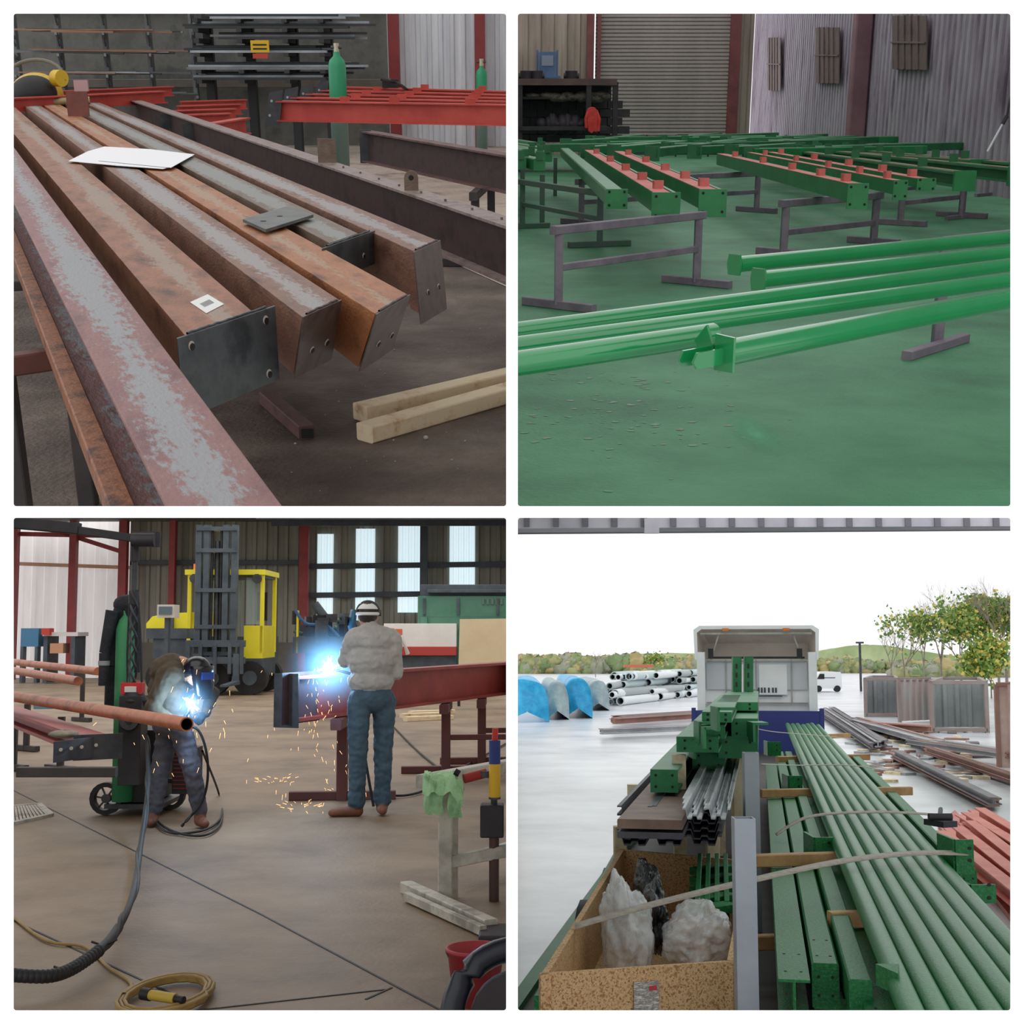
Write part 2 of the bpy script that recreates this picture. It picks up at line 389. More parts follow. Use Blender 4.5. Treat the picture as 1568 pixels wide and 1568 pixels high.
boxbeam('box_section_beam',(575,480),(625,451),zt,.2,13.5,rustO,.2,((575,480),(627,450),.21),pm=plateB,holes=2)
boxbeam('box_section_beam',(505,372),(548,357),zt,.1,13,rustC,0,((492,380),(573,352),.13),holes=2)
boxbeam('box_section_beam',(633,384),(670,368),zt,.22,13,rustB,-.06,((632,385),(673,367),.25),pm=plateB,holes=2)
# foreground beam
b=B(r,'steel_i_beam')
gm=stripmat('primer_scale',[(112,76,76),(144,104,100),(126,90,86)],(150,156,160),.13,rough=.55,amt=-.06)
gl=r.at(268,800,.9);gr=r.at(452,800,.9);gc=(gl+gr)/2;gw=(e.cross(Z)).dot(gr-gl)
ib2(b,gc-e*.3,gc+e*12,abs(gw),.2,gm,brd,.012)
b.done(rz=ang,bevel=.003)
b=B(r,'rusty_angle_bar');q=r.at(192,800,.72);b.bar(q-e*.3,q+e*9,.05,.05,mat('rust_plain',[(110,66,42),(150,94,60),(84,52,38)],scale=9,bump=.2));b.done(rz=ang)
# long I beam behind
b=B(r,'steel_i_beam')
gl=r.at(775,352,zt);gr=r.at(775,326,zt);gc=(gl+gr)/2
ib2(b,gc-e*1,gc+e*15,.12,.24,mat('flange_brown',[(106,88,84),(146,128,122),(114,94,90)],scale=8,rough=.5,st=(1,1,1)),brd,.012)
def onI(u):
    for i in range(3000):
        p=gc-e*.8+e*(i*.005);w=r.R@(p-V((0,0,r.H)))
        if C0+F*w.x/w.y<u:return p
    return gc
q=onI(500);b.plate([q+V((-.05,0,0)),q+V((.06,0,0)),q+V((.06,0,.14)),q+V((-.05,0,.14))],(0,.01,0),rustC)
q=onI(630)
pts=[(-.035,0),(.035,0),(.035,.06)]+[(.035*math.cos(t),.06+.035*math.sin(t)) for t in [math.pi*i/8 for i in range(1,8)]]+[(-.035,.06)]
b.plate([q+V((x,0,z_)) for x,z_ in pts],(0,.012,0),rustC);b.cyl(q+V((0,-.002,.06)),q+V((0,-.001,.06)),.013,hole)
for i in range(9):
    w=gc+e*(i*.35-.3);b.cyl(w,w+Z*.01,.006,rustC,n=6)
b.done()
# gusset plate across the grey beam
b=B(r,'gusset_plate')
ps=[r.at(u,v,zt+.012) for u,v in ((372,340),(440,320),(480,333),(407,356))]
b.plate(ps,(0,0,.012),mat('gusset_steel',[(84,88,86),(112,114,110)],scale=7,rough=.45,metal=.3))
for k in (.25,.7):
    c=ps[0]+(ps[1]-ps[0])*k*.8+(ps[3]-ps[0])*.5;b.cyl(c+Z*.012,c+Z*.0135,.012,hole)
b.done()
b=B(r,'cutting_list_paper')
ps=[r.at(u,v,zt+.012) for u,v in ((105,247),(135,232),(160,225),(230,229),(298,237),(262,256),(250,259),(180,254))]
b.plate(ps,(0,0,.003),mat('paper',(246,246,248),rough=.8));
ps=[r.at(u,v,zt+.018) for u,v in ((165,228),(296,238),(262,257),(150,246))];b.plate(ps,(0,0,.002),mat('paper',(246,246,248)));b.done()
b=B(r,'barcode_label');ps=[r.at(u,v,zt+.001) for u,v in ((291,463),(318,451),(343,466),(316,480))];b.plate(ps,(0,0,.001),mat('label',(232,232,228)))
for i in range(11):
    s0=ps[0]+(ps[1]-ps[0])*(.25+i*.05)+(ps[3]-ps[0])*.35;b.bar(s0+Z*.0015,s0+(ps[3]-ps[0])*.3+Z*.0015,.0015,.0006,steel_dk)
b.done()
# welding helmet (yellow) lying on beams
b=B(r,'welding_helmet');yl=mat('helmet_yellow',[(205,165,30),(225,190,50)],scale=3,rough=.4)
q=r.at(64,158,zt);s_=.29
b.ball((q.x-.04,q.y,q.z+.08),(s_,s_*.9,s_*.85),yl,zmin=-.1)
b.ball((q.x-.02,q.y-.14,q.z+.11),(s_*.86,s_*.85,s_*.66),blackm,zmin=-.3)
b.tube([q+V((s_*1.15*math.cos(t),-.16+s_*.5*math.sin(t),.24+.22*math.sin(t))) for t in [math.pi*i/12 for i in range(13)]],.02,mat('strap_grey',(120,116,104)))
b.cyl(q+V((s_*.8,-.14,.27)),q+V((s_*1.1,-.2,.27)),.09,yl)
b.tube([q+V((.05,-.25,.02)),q+V((.3,-.28,.03)),q+V((.6,-.2,.04))],.04,mat('glove_hide',[(150,130,90),(170,150,110)],scale=8))
b.done()
b=B(r,'red_hand_lamp');q=r.at(22,122,zt);b.ball((q.x,q.y,q.z+.18),(.2,.2,.16),mat('lamp_red',(215,50,35)));b.cyl((q.x,q.y,q.z-.02),(q.x,q.y,q.z+.08),.06,blackm);b.done()
b=B(r,'stop_end_plate');q=r.at(121,178,zt);b.box((q.x,q.y,q.z+.11),(.2,.02,.22),mat('primer_brown',[(110,60,52),(130,76,64)],scale=5));b.box((q.x+.02,q.y+.1,q.z+.27),(.13,.03,.1),mat('label_pink',(190,150,150)));b.done()
# supports
b=B(r,'steel_trestle')
n=V((e.y,-e.x,0))
for s_ in (4.0,8.5,12.0):
    c=r.at(330,500,zt)+e*s_;c.z=0
    trestle(b,c-n*.9,c+n*1.35,.655,tdk)
b.done()
b=B(r,'steel_trestle');c0=r.at(5,560,.55);c1=r.at(110,545,.55);b.bar(c0,c1,.07,.07,mat('brownbar',[(84,46,38),(104,60,50)],scale=4));
for c in (c0,c1):b.bar(V((c.x,c.y,0)),V((c.x,c.y,.52)),.06,.06,tdk)
b.done()
# timber battens and offcut
tim=mat('sawn_timber',[(178,144,108),(228,202,164),(240,222,188)],scale=9,rough=.7,st=(1,1,1),lo=.28,hi=.5)
b=B(r,'timber_batten')
p0=r.at(551,620,.075);p1=r.at(800,562,.075)
b.bar(p0-Z*.035,p1-Z*.035,.1,.075,tim);
p0=r.at(558,650,.075);p1=r.at(800,583,.075);b.bar(p0-Z*.037,p1-Z*.037,.1,.075,tim);b.done(bevel=.003)
b=B(r,'steel_offcut');b.bar(r.at(408,608,.03),r.at(470,662,.03),.07,.06,brn);q=r.at(471,664,.03);b.box(q,(.05,.004,.04),hole);b.done()
b=B(r,'concrete_pebble')
for i in range(40):
    u=random.uniform(440,770);v=random.uniform(480,760);q=r.at(u,v,0);k_=random.uniform(.002,.006);b.ball(q+Z*k_*.6,(k_,k_,k_*.7),holeb,6,4)
q=r.at(652,673,0);b.ball(q+Z*.008,(.012,.012,.01),holeb,6,4)
b.done()

# ================================================================== HALL 2 : green paint shop
r=R2
gfl=mat('green_overspray_floor',[(56,112,78),(70,134,94),(84,148,108),(128,148,128)],scale=.9,rough=.6,bump=.3,bscale=30,lo=.32,hi=.82,detail=9)
b=B(r,'floor');b.quad([(-.5,3,0),(24,3,0),(24,52,0),(-.5,52,0)],gfl);b.done()
b=B(r,'floor_scuff_marks')
scf=[mat('scuffed_concrete',[(122,142,124),(140,146,130)],scale=9),mat('scuffed_pale',[(104,146,118),(122,154,128)],scale=9)]
for i in range(120):
    u=random.gauss(960,110);v=random.gauss(615,45)
    if v<560 or u<795:continue
    q=r.at(u,v,.002);k=random.uniform(.003,.014);a=random.uniform(-.2,.4);pts=[];n_=9
    for j in range(n_):
        t=2*math.pi*j/n_;rr=k*random.uniform(.35,1.3);x=rr*2.4*math.cos(t);y_=rr*math.sin(t)*1.8
        pts.append(q+V((x*math.cos(a)-y_*math.sin(a),x*math.sin(a)+y_*math.cos(a),0)))
    b.quad(pts,random.choice(scf))
b.done()
b=B(r,'floor_spray_patch')
spm=mat('fresh_overspray',[(58,170,112),(76,186,130)],scale=4,rough=.5);N=spm.node_tree.nodes;L=spm.node_tree.links
tc=N.new('ShaderNodeTexCoord');mp=N.new('ShaderNodeMapping');mp.inputs['Scale'].default_value=(7.5,2.0,1);vl=N.new('ShaderNodeVectorMath');vl.operation='LENGTH';mr=N.new('ShaderNodeMapRange');mr.inputs[1].default_value=.15;mr.inputs[2].default_value=1;mr.inputs[3].default_value=.6;mr.inputs[4].default_value=0
L.new(tc.outputs['Object'],mp.inputs[0]);L.new(mp.outputs[0],vl.inputs[0]);L.new(vl.outputs['Value'],mr.inputs[0]);L.new(mr.outputs[0],N['Principled BSDF'].inputs['Alpha'])
q=r.at(1155,662,.003);b.quad([q+V((.16*math.cos(t),.55*math.sin(t),0)) for t in [2*math.pi*i/24 for i in range(24)]],spm);b.done()
YB=49
bx=lambda u,y=YB:r.aty(u,165,y).x
clad=mat('brown_cladding',[(134,120,110),(168,154,140)],scale=1,st=(3,1,.3),rough=.6)
b=B(r,'wall_back')
b.corr((bx(770),YB,0),(bx(908),YB,0),0,7,clad,.4,.08)
b.corr((bx(1118),YB,0),(bx(1150),YB,0),0,7,clad,.3,.08)
for u,w in ((902,.25),(1120,.35),(915,.12)):b.box((bx(u),YB-.15,3.5),(w,.3,7),mat('dark_red_steel',[(106,54,56),(126,70,68)],scale=2))
b.done()
b=B(r,'roller_shutter_door')
sl=mat('shutter_slats',[(156,146,142),(174,162,156)],scale=.6,rough=.5,metal=.1,st=(1,1,.2))
x0,x1=bx(910),bx(1116);vs=[];n=44
for i in range(n):
    for f,o in ((0,0),(.25,.05),(.7,.05),(1,0)):
        z=5.6*(i+f)/n;vs+= [V((x0,YB-o,z)),V((x1,YB-o,z))]
b.add(vs,[(2*i,2*i+1,2*i+3,2*i+2) for i in range(len(vs)//2-1)],sl)
b.box(((x0+x1)/2,YB-.1,.1),(x1-x0,.2,.2),steel_dk)
b.done()
w0=r.at(1146,222,0);w1=r.at(1560,308,0);w1=w0+(w1-w0)*1.5
pur=mat('weathered_cladding',[(104,90,104),(146,134,148),(162,154,164),(116,104,118)],scale=1.6,st=(1,.9,.25),rough=.7,lo=.3,hi=.7)
b=B(r,'wall_right');b.corr(w1,w0,0,9,pur,.42,.09)
d=(w1-w0).normalized();nn=V((-d.y,d.x,0))
if nn.x>0:nn=-nn
def wallpt(u,v):
    d_=r.dir(u,v);nx=nn;t=(w0+nn*.12).dot(nx)-V((0,0,r.H)).dot(nx);t/=d_.dot(nx);return V((0,0,r.H))+d_*t
q=wallpt(1318,200);q.z=0
b.bar(q+nn*.15,q+nn*.15+Z*9,.45,.45,mat('dusty_red_column',[(116,82,92),(136,100,108)],scale=1))
b.done()
for i,(u0,u1,v0,v1) in enumerate(((1176,1196,58,138),(1250,1286,42,127),(1368,1420,24,106))):
    b=B(r,'window_%d'%(i+1));p=[wallpt(u0,v1),wallpt(u1,v1+1),wallpt(u1,v0),wallpt(u0,v0)]
    gs=mat('grimy_skylight',[(70,56,58),(98,80,76),(82,66,66)],scale=1.5)
    b.plate(p,nn*.03,gs);
    for k in range(1,5):
        a_=p[0]+(p[1]-p[0])*k/5;c_=p[3]+(p[2]-p[3])*k/5;b.bar(a_+nn*.04,c_+nn*.04,.05,.05,gs)
    for k in (.5,):b.bar(p[0]+(p[3]-p[0])*k+nn*.05,p[1]+(p[2]-p[1])*k+nn*.05,.04,.04,gs)
    b.done()
# work bench / shelter
drk=mat('sooty_steel',[(40,36,42),(60,54,60)],scale=3)
b=B(r,'storage_bench');y=36
X=lambda u:r.aty(u,165,y).x
zz=lambda v:r.aty(900,v,y).z
b.box(((X(780)+X(942))/2,y+1,zz(126)),(X(942)-X(780),3,.16),mat('shelf_brown',[(84,64,64),(106,84,78)],scale=2))
for u in (900,940,796):
    b.bar((X(u),y-.4,0),(X(u),y-.4,zz(126)),.14,.14,drk)
b.box(((X(780)+X(942))/2,y+1.6,zz(170)),(X(942)-X(780),.1,1.6),drk)
for row in range(5):
    for k in range(7):
        b.box((X(800)+k*.42+(row%2)*.2,y+1.5,zz(160)-row*.22),(.4,.08,.2),mat('soot_block',[(48,44,50),(66,60,66)],scale=4))
b.box((X(862),y,zz(196)),(X(930)-X(796),1.2,.1),drk)
b.box((X(855),y+.6,zz(150)),(1.9,1.4,.06),drk)
for i in range(26):
    u=random.uniform(800,925);b.ball((X(u),y+.1,zz(152)+random.uniform(.02,.12)),(random.uniform(.12,.3),.3,random.uniform(.06,.14)),mat('rag_pile',[(92,84,80),(128,118,108),(70,64,64)],scale=6),8,5)
for i in range(16):
    u=random.uniform(800,890);b.ball((X(u),y-.1,zz(190)),(random.uniform(.08,.2),.2,random.uniform(.1,.3)),drk,8,5)
for u in (806,822,875):
    b.cyl((X(u),y+.3,zz(122)),(X(u),y+.3,zz(108)),.16,drk);b.cyl((X(u)-.2,y+.3,zz(116)),(X(u)+.2,y+.3,zz(116)),.08,drk)
b.done()
b=B(r,'blue_control_cabinet');q=r.aty(838,98,37)
bl=mat('dusty_blue',[(80,110,150),(100,130,166)],scale=3)
b.box(q,(.44,.3,.6),bl);b.box(q+V((0,-.16,.08)),(.3,.02,.26),mat('cab_white',(150,160,178)));b.bar(q+V((-.26,0,-.3)),q+V((-.26,0,.35)),.05,.05,bl);b.bar(q+V((.26,0,-.3)),q+V((.26,0,.35)),.05,.05,bl);b.box(q+V((0,0,-.33)),(.7,.4,.06),bl);b.done()
b=B(r,'red_jacket');q=r.aty(907,182,35);rj=mat('red_cloth',[(205,40,42),(232,76,66)],scale=6,bump=.5)
b.plate([q+V(p_) for p_ in ((-.12,0,.25),(-.03,0,.29),(.05,0,.28),(.13,0,.2),(.15,0,-.05),(.13,0,-.33),(.04,0,-.3),(.0,0,-.36),(-.1,0,-.3),(-.13,0,-.05))],(0,.14,0),rj)
b.tube([q+V((-.1,.05,.22)),q+V((-.17,0,0)),q+V((-.15,0,-.22))],.04,rj);b.tube([q+V((.1,.05,.2)),q+V((.18,0,0)),q+V((.16,0,-.3))],.04,rj);b.done(bevel=.03)
b=B(r,'white_plastic_drum');q=r.at(905,213,0);b.lathe(q,[(0,0),(.2,0),(.21,.4),(.15,.5),(.06,.54),(.06,.6),(0,.6)],mat('drum_white',(215,212,205)));b.done()
# green beams
e2=r.vp(790,165)
grn=mat('gloss_green',[(36,122,68),(52,142,84)],scale=2,rough=.38)
grd=mat('satin_green_dark',[(40,104,64),(54,126,80)],scale=2,rough=.5)
pnk=mat('primer_pink',[(206,106,98),(222,132,120)],scale=3,rough=.6)
def q2beam(u0,u1,v,vb,vf,kind='h',z=.86,pinks=5):
    a=r.at(u0,v,z);c=r.at(u1,v,z);w=abs((c-a).x);m0=(a+c)/2;L=(r.at(790+(u0-790)*.3,vf,z)-m0).length
    hgt=(r.aty(u0,v,m0.y).z-r.aty(u0,vb,m0.y).z)
    far=m0+e2*L
    b=B(r,'painted_steel_beam')
    h=hgt;x=w*.42;t=w*.12
    if kind=='h':
        hb=h*.72
        b.sec(m0,far,[(-x,-hb),(-x+t,-hb),(-x+t,-.3*h-t),(x-t,-.3*h-t),(x-t,-hb),(x,-hb),(x,0),(x-t,0),(x-t,-.1*h),(-x+t,-.1*h),(-x+t,0),(-x,0)],grn)
        b.sec(m0+Z*(-.1*h+.006),far+Z*(-.1*h+.006),[(-x+t,-.004),(x-t,-.004),(x-t,.004),(-x+t,.004)],pnk)
        b.sec(m0+Z*.003,far+Z*.003,[(-x*.98,-.002),(x*.4,-.002),(x*.4,.002),(-x*.98,.002)],pnk)
        for k in range(pinks):
            c_=m0+e2*(L*(.1+.19*k)*(.5+.12*k))
            b.box(c_+V((0,0,.04)),(x*.8,.015,.085),pnk);b.box(c_+V((-x*.4,.06,.04)),(.012,.12,.08),pnk)
    else:
        b.bar(m0+V((0,0,-h/2)),far+V((0,0,-h/2)),w*.85,h*.9,grn)
    sd=e2.cross(Z)
    A=m0-sd*w/2-e2*.003+Z*.01;Cc=m0+sd*w/2-e2*.003+Z*.01
    b.plate([A,Cc,Cc-Z*(h*1.05),A-Z*(h*1.05)],-e2*.02,grn)
    for s_,t_ in ((.15,.15),(.85,.15),(.15,.85),(.85,.85)):
        c_=A+(Cc-A)*s_-Z*h*t_-e2*.0205;b.cyl(c_,c_-e2*.002,.014,hole,n=10)
    b.done()
q2beam(928,961,291,320,226,'b',pinks=0)
q2beam(998,1042,296,338,230)
q2beam(1070,1113,291,332,232)
q2beam(1298,1330,282,320,236)
q2beam(1368,1390,277,306,234)
q2beam(1404,1433,274,293,232)
pm=mat('mauve_trestle',[(116,104,118),(144,130,142)],scale=4,rough=.6)
grt=mat('oversprayed_trestle',[(66,112,84),(104,100,106)],scale=4)
b=B(r,'steel_trestle')
p0=r.at(855,473,0);p1=r.at(1066,437,0);trestle(b,p0,p1,.68,pm,.07,.75,.5,.08);b.done()
b=B(r,'steel_trestle');trestle(b,r.at(1199,392,0),r.at(1337,374,0),.62,pm,.08,.7,.42,.1);b.done()
b=B(r,'steel_trestle');trestle(b,r.at(890,345,0),r.at(1158,325,0),.64,pm,.08,.8,.5,.1);b.done()
b=B(r,'steel_trestle');trestle(b,r.at(1378,345,0),r.at(1472,333,0),.62,pm,.08,.8,.5,.1);b.done()
b=B(r,'steel_trestle')
trestle(b,r.at(800,350,0),r.at(918,378,0),.66,grt,.07,.8,.5,.1);b.done()
# far ranks of green stock
b=B(r,'green_steel_stack')
for i in range(26):
    v=random.uniform(204,226);u=random.uniform(790,1160) if i<16 else random.uniform(1000,1250)
    p=r.at(u,v+8,.85);b.bar(p,p+V((random.uniform(1,5),random.uniform(1,6),0)),.2,.15,random.choice([grn,grd]));b.box(p+V((0,0,-.02)),(.26,.05,.26),grd)
for i in range(12):
    u=random.uniform(800,1300);q=r.at(u,240,0);b.bar(q,q+Z*.72,.06,.06,drk)
b.done()
b=B(r,'green_steel_stack')
for (u0,v0,u1,v1) in ((1215,230,1478,264),(1180,222,1560,258),(1225,222,1560,250),(1200,226,1500,246)):
    p=r.at(u0,v0,.85);q=r.at(u1,v1,.85);b.ibeam(p,q,.2,.18,grd,.03);dd=(q-p)
    b.sec(p+Z*.004,q+Z*.004,[(-.07,-.003),(.07,-.003),(.07,.003),(-.07,.003)],mat('pale_brown_top',[(140,120,92),(110,120,84)],scale=2))
    b.box(q-Z*.1,(.26,.06,.24),grn)
    for k in range(5):b.box(p+dd*(.1+.18*k)+Z*.06,(.12,.03,.12),grd)
for u,v in ((1470,335),(1400,290),(1510,300)):
    q=r.at(u,v,0);b.bar(q,q+Z*.66,.06,.06,pm);b.bar(q-V((.3,.3,-.03)),q+V((.3,.3,.03)),.06,.06,pm)
b.done()
b=B(r,'green_steel_stack')
for i in range(9):
    p=r.at(random.uniform(793,845),random.uniform(220,258),.85);b.bar(p,p+V((-.6,4,0)),.16,.16,grn);b.box(p+Z*.12,(.1,.06,.12),grd)
for u,v in ((800,330),(850,300),(830,345),(918,376)):
    q=r.at(u,v,0);b.bar(q,q+Z*.7,.07,.07,grt)
b.done()
# foreground tubes
tg=mat('fresh_green_gloss',[(20,138,74),(26,148,82)],scale=1.5,rough=.2)
tg.node_tree.nodes['Principled BSDF'].inputs['Coat Weight'].default_value=1
tg.node_tree.nodes['Principled BSDF'].inputs['Coat Roughness'].default_value=.12
def tubes(ends,rad,name='green_steel_tube',caps=(0,0)):
    b=B(r,name);zt=.8
    p=r.at(*ends[0],zt);q=r.at(*ends[1],zt);b.cyl(p,q,rad,tg,n=28)
    d=(q-p).normalized()
    if caps[0]:
        sd=d.cross(Z)
        b.plate([p-d*.01+sd*x+Z*y_ for x,y_ in [(-.04,-.055),(.04,-.055),(.05,.0),(.04,.055),(-.04,.055),(-.05,0)]],-d*.012,tg)
    b.done()
tubes(((1128,405),(1580,360)),.043,caps=(1,0))
tubes(((1165,428),(1580,383)),.041,caps=(1,0))
tubes(((770,511),(1580,401)),.037)
tubes(((770,534),(1580,424)),.037)
tubes(((770,560),(1092,512)),.042)
b=B(r,'green_steel_tube')
p=r.at(1108,541,.8);q=r.at(1580,450,.8);d=(q-p).normalized();sd=d.cross(Z)
b.cyl(p,q,.046,tg,n=28)
b.plate([p+sd*x+Z*y_ for x,y_ in [(-.03,-.06),(.05,-.06),(.05,.06),(-.03,.065)]],-d*.012,tg)
b.plate([p-sd*.07+Z*.09,p-sd*.12+Z*.03,p-sd*.07-Z*.03,p-sd*.03-Z*.0],-d*.012,tg)
for s_ in (-.06,.0):
    a_=p+sd*s_-d*.01;b.plate([a_+Z*.02,a_-d*.14+Z*.02,a_-d*.16-Z*.01,a_-d*.14-Z*.035,a_-Z*.035],sd*.01,tg)
    b.cyl(a_-d*.1-Z*.008-sd*.001,a_-d*.13-Z*.008-sd*.002,.007,hole)
b.done()
b=B(r,'steel_trestle')
q=r.at(1434,530,0)
b.bar(q,q+Z*.72,.07,.07,pm);f0=r.at(1388,545,.03);f1=r.at(1478,517,.03);b.bar(f0,f1,.07,.06,pm)
b.bar(q+Z*.72,q+V((.9,.75,.72)),.07,.07,pm);q2=q+V((.9,.75,0));b.bar(q2,q2+Z*.72,.07,.07,pm)
b.done()
b=B(r,'spray_lance');p=r.aty(1512,232,15);q=r.aty(1535,190,15);b.cyl(p,q,.012,mat('lance_white',(225,225,228)));b.cyl(q,q+(q-p)*.3,.022,drk);b.tube(smooth_path([q+(q-p)*.3,q+V((.1,0,.3)),q+V((.4,.1,-.4)),V((q.x+.6,q.y,0))]),.012,drk);b.done()

# ================================================================== HALL 3 : welders
r=R3
b=B(r,'floor');b.quad([(-26,1,0),(.5,1,0),(.5,48,0),(-26,48,0)],mat('workshop_floor',[(96,80,64),(136,116,94),(156,136,112)],scale=.9,rough=.6,bump=.2,bscale=30,lo=.28,hi=.72,detail=9));b.done()
b=B(r,'floor_joint')
for (a_,c_) in (((10,1205),(400,1400)),((400,1400),(700,1560)),((10,1405),(260,1520)),((560,1530),(600,1512)),((300,1547),(590,1515))):
    p=r.at(*a_,.002);q=r.at(*c_,.002);b.bar(p,q,.012,.003,blackm)
b.done()
YB=44
X=lambda u,y=YB:r.aty(u,965,y).x
Zt=lambda v,y=YB:r.aty(400,v,y).z
wallm=mat('green_grey_cladding',[(122,122,112),(150,148,136)],scale=1,st=(2,1,.3))
b=B(r,'wall_back')
b.corr((X(196),YB,0),(X(800),YB,0),0,7.5,wallm,.35,.07)
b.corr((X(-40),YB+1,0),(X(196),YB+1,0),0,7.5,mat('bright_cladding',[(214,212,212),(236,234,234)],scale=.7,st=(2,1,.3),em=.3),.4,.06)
dkg=mat('purlin_steel',[(58,64,72),(74,80,88)],scale=2)
for v in (868,912,985):b.bar((X(465),YB-.25,Zt(v)),(X(800),YB-.25,Zt(v-4)),.1,.18,dkg)
b.bar((X(200),YB-.25,Zt(862)),(X(465),YB-.25,Zt(862)),.1,.16,dkg)
b.bar((X(15),YB+.5,Zt(862)),(X(190),YB+.5,Zt(868)),.08,.12,mat('timber_rail',(196,160,130)))
for u,w,m in ((468,.3,redd),(650,.24,dkg),(268,.2,redd),(117,.22,redd),(193,.26,redd),(28,.2,redd)):
    b.box((X(u),YB-.5,3.7),(w,.3,7.5),m)
b.bar((X(10),YB-.3,Zt(790)),(X(195),YB-.3,Zt(848)),.2,.14,redd)
b.bar((X(0),YB-.3,Zt(818)),(X(195),YB-.3,Zt(822)),.2,.14,redd)
b.box(((X(196)+X(800))/2,YB-.3,.6),(X(800)-X(196),.1,1.2),mat('plinth',[(84,80,74),(104,98,88)],scale=1))
b.done()
for i,(u0,u1,v0,v1) in enumerate(((485,511,818,950),(544,575,810,950),(609,646,802,938),(688,728,780,896))):
    b=B(r,'window_%d'%(i+4))
    b.corr((X(u0),YB-.1,0),(X(u1),YB-.1,0),Zt(v1),Zt(v0),mat('translucent_sheet',(214,234,242),em=.75),.17,.03);b.done()
b=B(r,'ceiling');b.quad([(X(-50),36,5.05),(X(800),36,5.05),(X(800),YB,5.2),(X(-50),YB,5.2)],mat('roof_sheet',[(74,78,80),(96,98,98)],scale=1));
for k in range(3):
    y=37+k*2.5;b.bar((X(430),y,5.0),(X(800),y,5.0),.12,.2,dkg)
b.done()
# forklift
yk=33.0;kx=yk/F
P=lambda u,v,dy=0:V(((u-C0)*kx,yk+dy,r.H-(v-965)*kx))
yel=mat('forklift_yellow',[(232,216,34),(244,232,60)],scale=.5,rough=.4)
dgr=mat('forklift_dark',[(58,68,78),(82,92,100)],scale=2,rough=.5)
gls=mat('cab_glass',(170,190,186),rough=.1,alpha=.35)
b=B(r,'forklift')
def pb(u0,v0,u1,v1,d0,d1,m):
    a_=P(u0,v1);c_=P(u1,v0);b.box(((a_.x+c_.x)/2,yk+(d0+d1)/2,(a_.z+c_.z)/2),(c_.x-a_.x,d1-d0,c_.z-a_.z),m)
pb(232,975,400,1008,.3,2.6,dgr)
hp=[(220,975),(219,955),(228,944),(250,939),(304,937),(304,975)]
b.plate([P(u,v,.4) for u,v in hp],(0,1.8,0),yel)
pb(222,962,300,978,.25,.42,dgr)
pb(256,943,262,972,.3,.42,dgr)
for (u,d_) in ((287,.3),(345,.4),(399,.3),(287,2.0),(399,2.0)):
    b.bar(P(u,1000,d_),P(u,876,d_),.1,.1,yel if u!=345 else dgr)
pb(280,872,404,880,.2,2.2,yel);pb(284,880,400,884,.3,2.1,dgr)
pb(372,958,401,1012,.25,2.0,yel);pb(283,960,305,1008,.3,2.0,yel)
pb(374,884,398,956,.3,.33,gls);pb(290,884,345,956,2.0,2.03,gls)
pb(380,905,396,950,1.2,1.3,blackm)
b.ball(P(335,930,1.1),(.2,.2,.3),blackm,8,6)
for u in (310,322,351,364):
    b.bar(P(u,1015,-.35),P(u,806,-.35),.15,.22,dgr)
b.tube([P(337,1000,-.3),P(337,830,-.3)],.07,steel_dk);
for u in (330,344):b.tube([P(u,1000,-.4),P(u,812,-.4)],.035,blackm)
for v in (812,845,905,960,1000):pb(306,v-3,368,v+3,-.5,-.25,dgr)
for v in (985,1010):pb(296,v-5,384,v+5,-.62,-.45,dgr)
for u in (300,318,340,362,380):b.bar(P(u,985,-.6),P(u,1030,-.6),.09,.07,dgr)
for u in (312,372):
    b.hexa([P(u-5,1046,-2.0),P(u+5,1046,-2.0),P(u+5,1046,-.5),P(u-5,1046,-.5),P(u-5,1043,-2.0),P(u+5,1043,-2.0),P(u+5,1040,-.5),P(u-5,1040,-.5)],dgr)
    b.bar(P(u,1042,-.6),P(u,1000,-.6),.15,.08,dgr)
for u,d_ in ((250,.3),(250,2.2),(330,0),(385,.2),(385,2.2)):
    c=P(u,1035,d_);c.z=.42;b.cyl(c-V((0,.18,0)),c+V((0,.18,0)),.42,blackm,n=22);b.cyl(c-V((0,.2,0)),c-V((0,.17,0)),.18,dgr,n=16)
pb(296,1008,402,1035,.2,2.4,dgr)
b.cyl(P(291,872,.6),P(291,862,.6),.06,mat('beacon_orange',(240,120,30)),n=10)
for u in (296,392):b.cyl(P(u,886,.1),P(u,886,.2),.12,steel_dk,n=10)
b.done(bevel=.02)
# press brake machine
b=B(r,'press_brake')
kx=34/F;yk=34
mg=mat('machine_green',[(62,112,92),(84,132,110)],scale=1);mw=mat('machine_white',[(220,218,214),(234,232,228)],scale=1);mo=mat('machine_orange',(206,102,66))
pb(640,913,790,945,0,1.6,mg);pb(643,895,790,913,.2,1.4,dgr);pb(655,903,790,908,-.1,.2,dgr)
pb(590,955,700,990,-.3,1.2,mw);pb(600,990,700,1003,-.35,1.2,mat('machine_red',(176,62,54)));pb(615,1003,700,1040,-.2,1.2,dgr);pb(640,945,790,957,0,1.4,mg)
pb(700,956,790,1040,0,1.5,mg);pb(645,945,655,1055,-.1,.3,mg);pb(592,962,606,978,-.32,-.3,mo);pb(608,963,618,985,-.32,-.3,mo)
b.tube([P(600,985,-.4),P(620,975,-.8),P(628,1000,-.6)],.06,mw)
for u in (648,700,760):pb(u,916,u+4,942,-.04,0,dgr)
for k in range(5):pb(738+k*7,917,742+k*7,926,-.04,0,mat('machine_letter',(90,110,104)))
b.box((P(690,1040).x,yk+.7,.15),(2.6,1.6,.3),dgr)
b.done(bevel=.02)
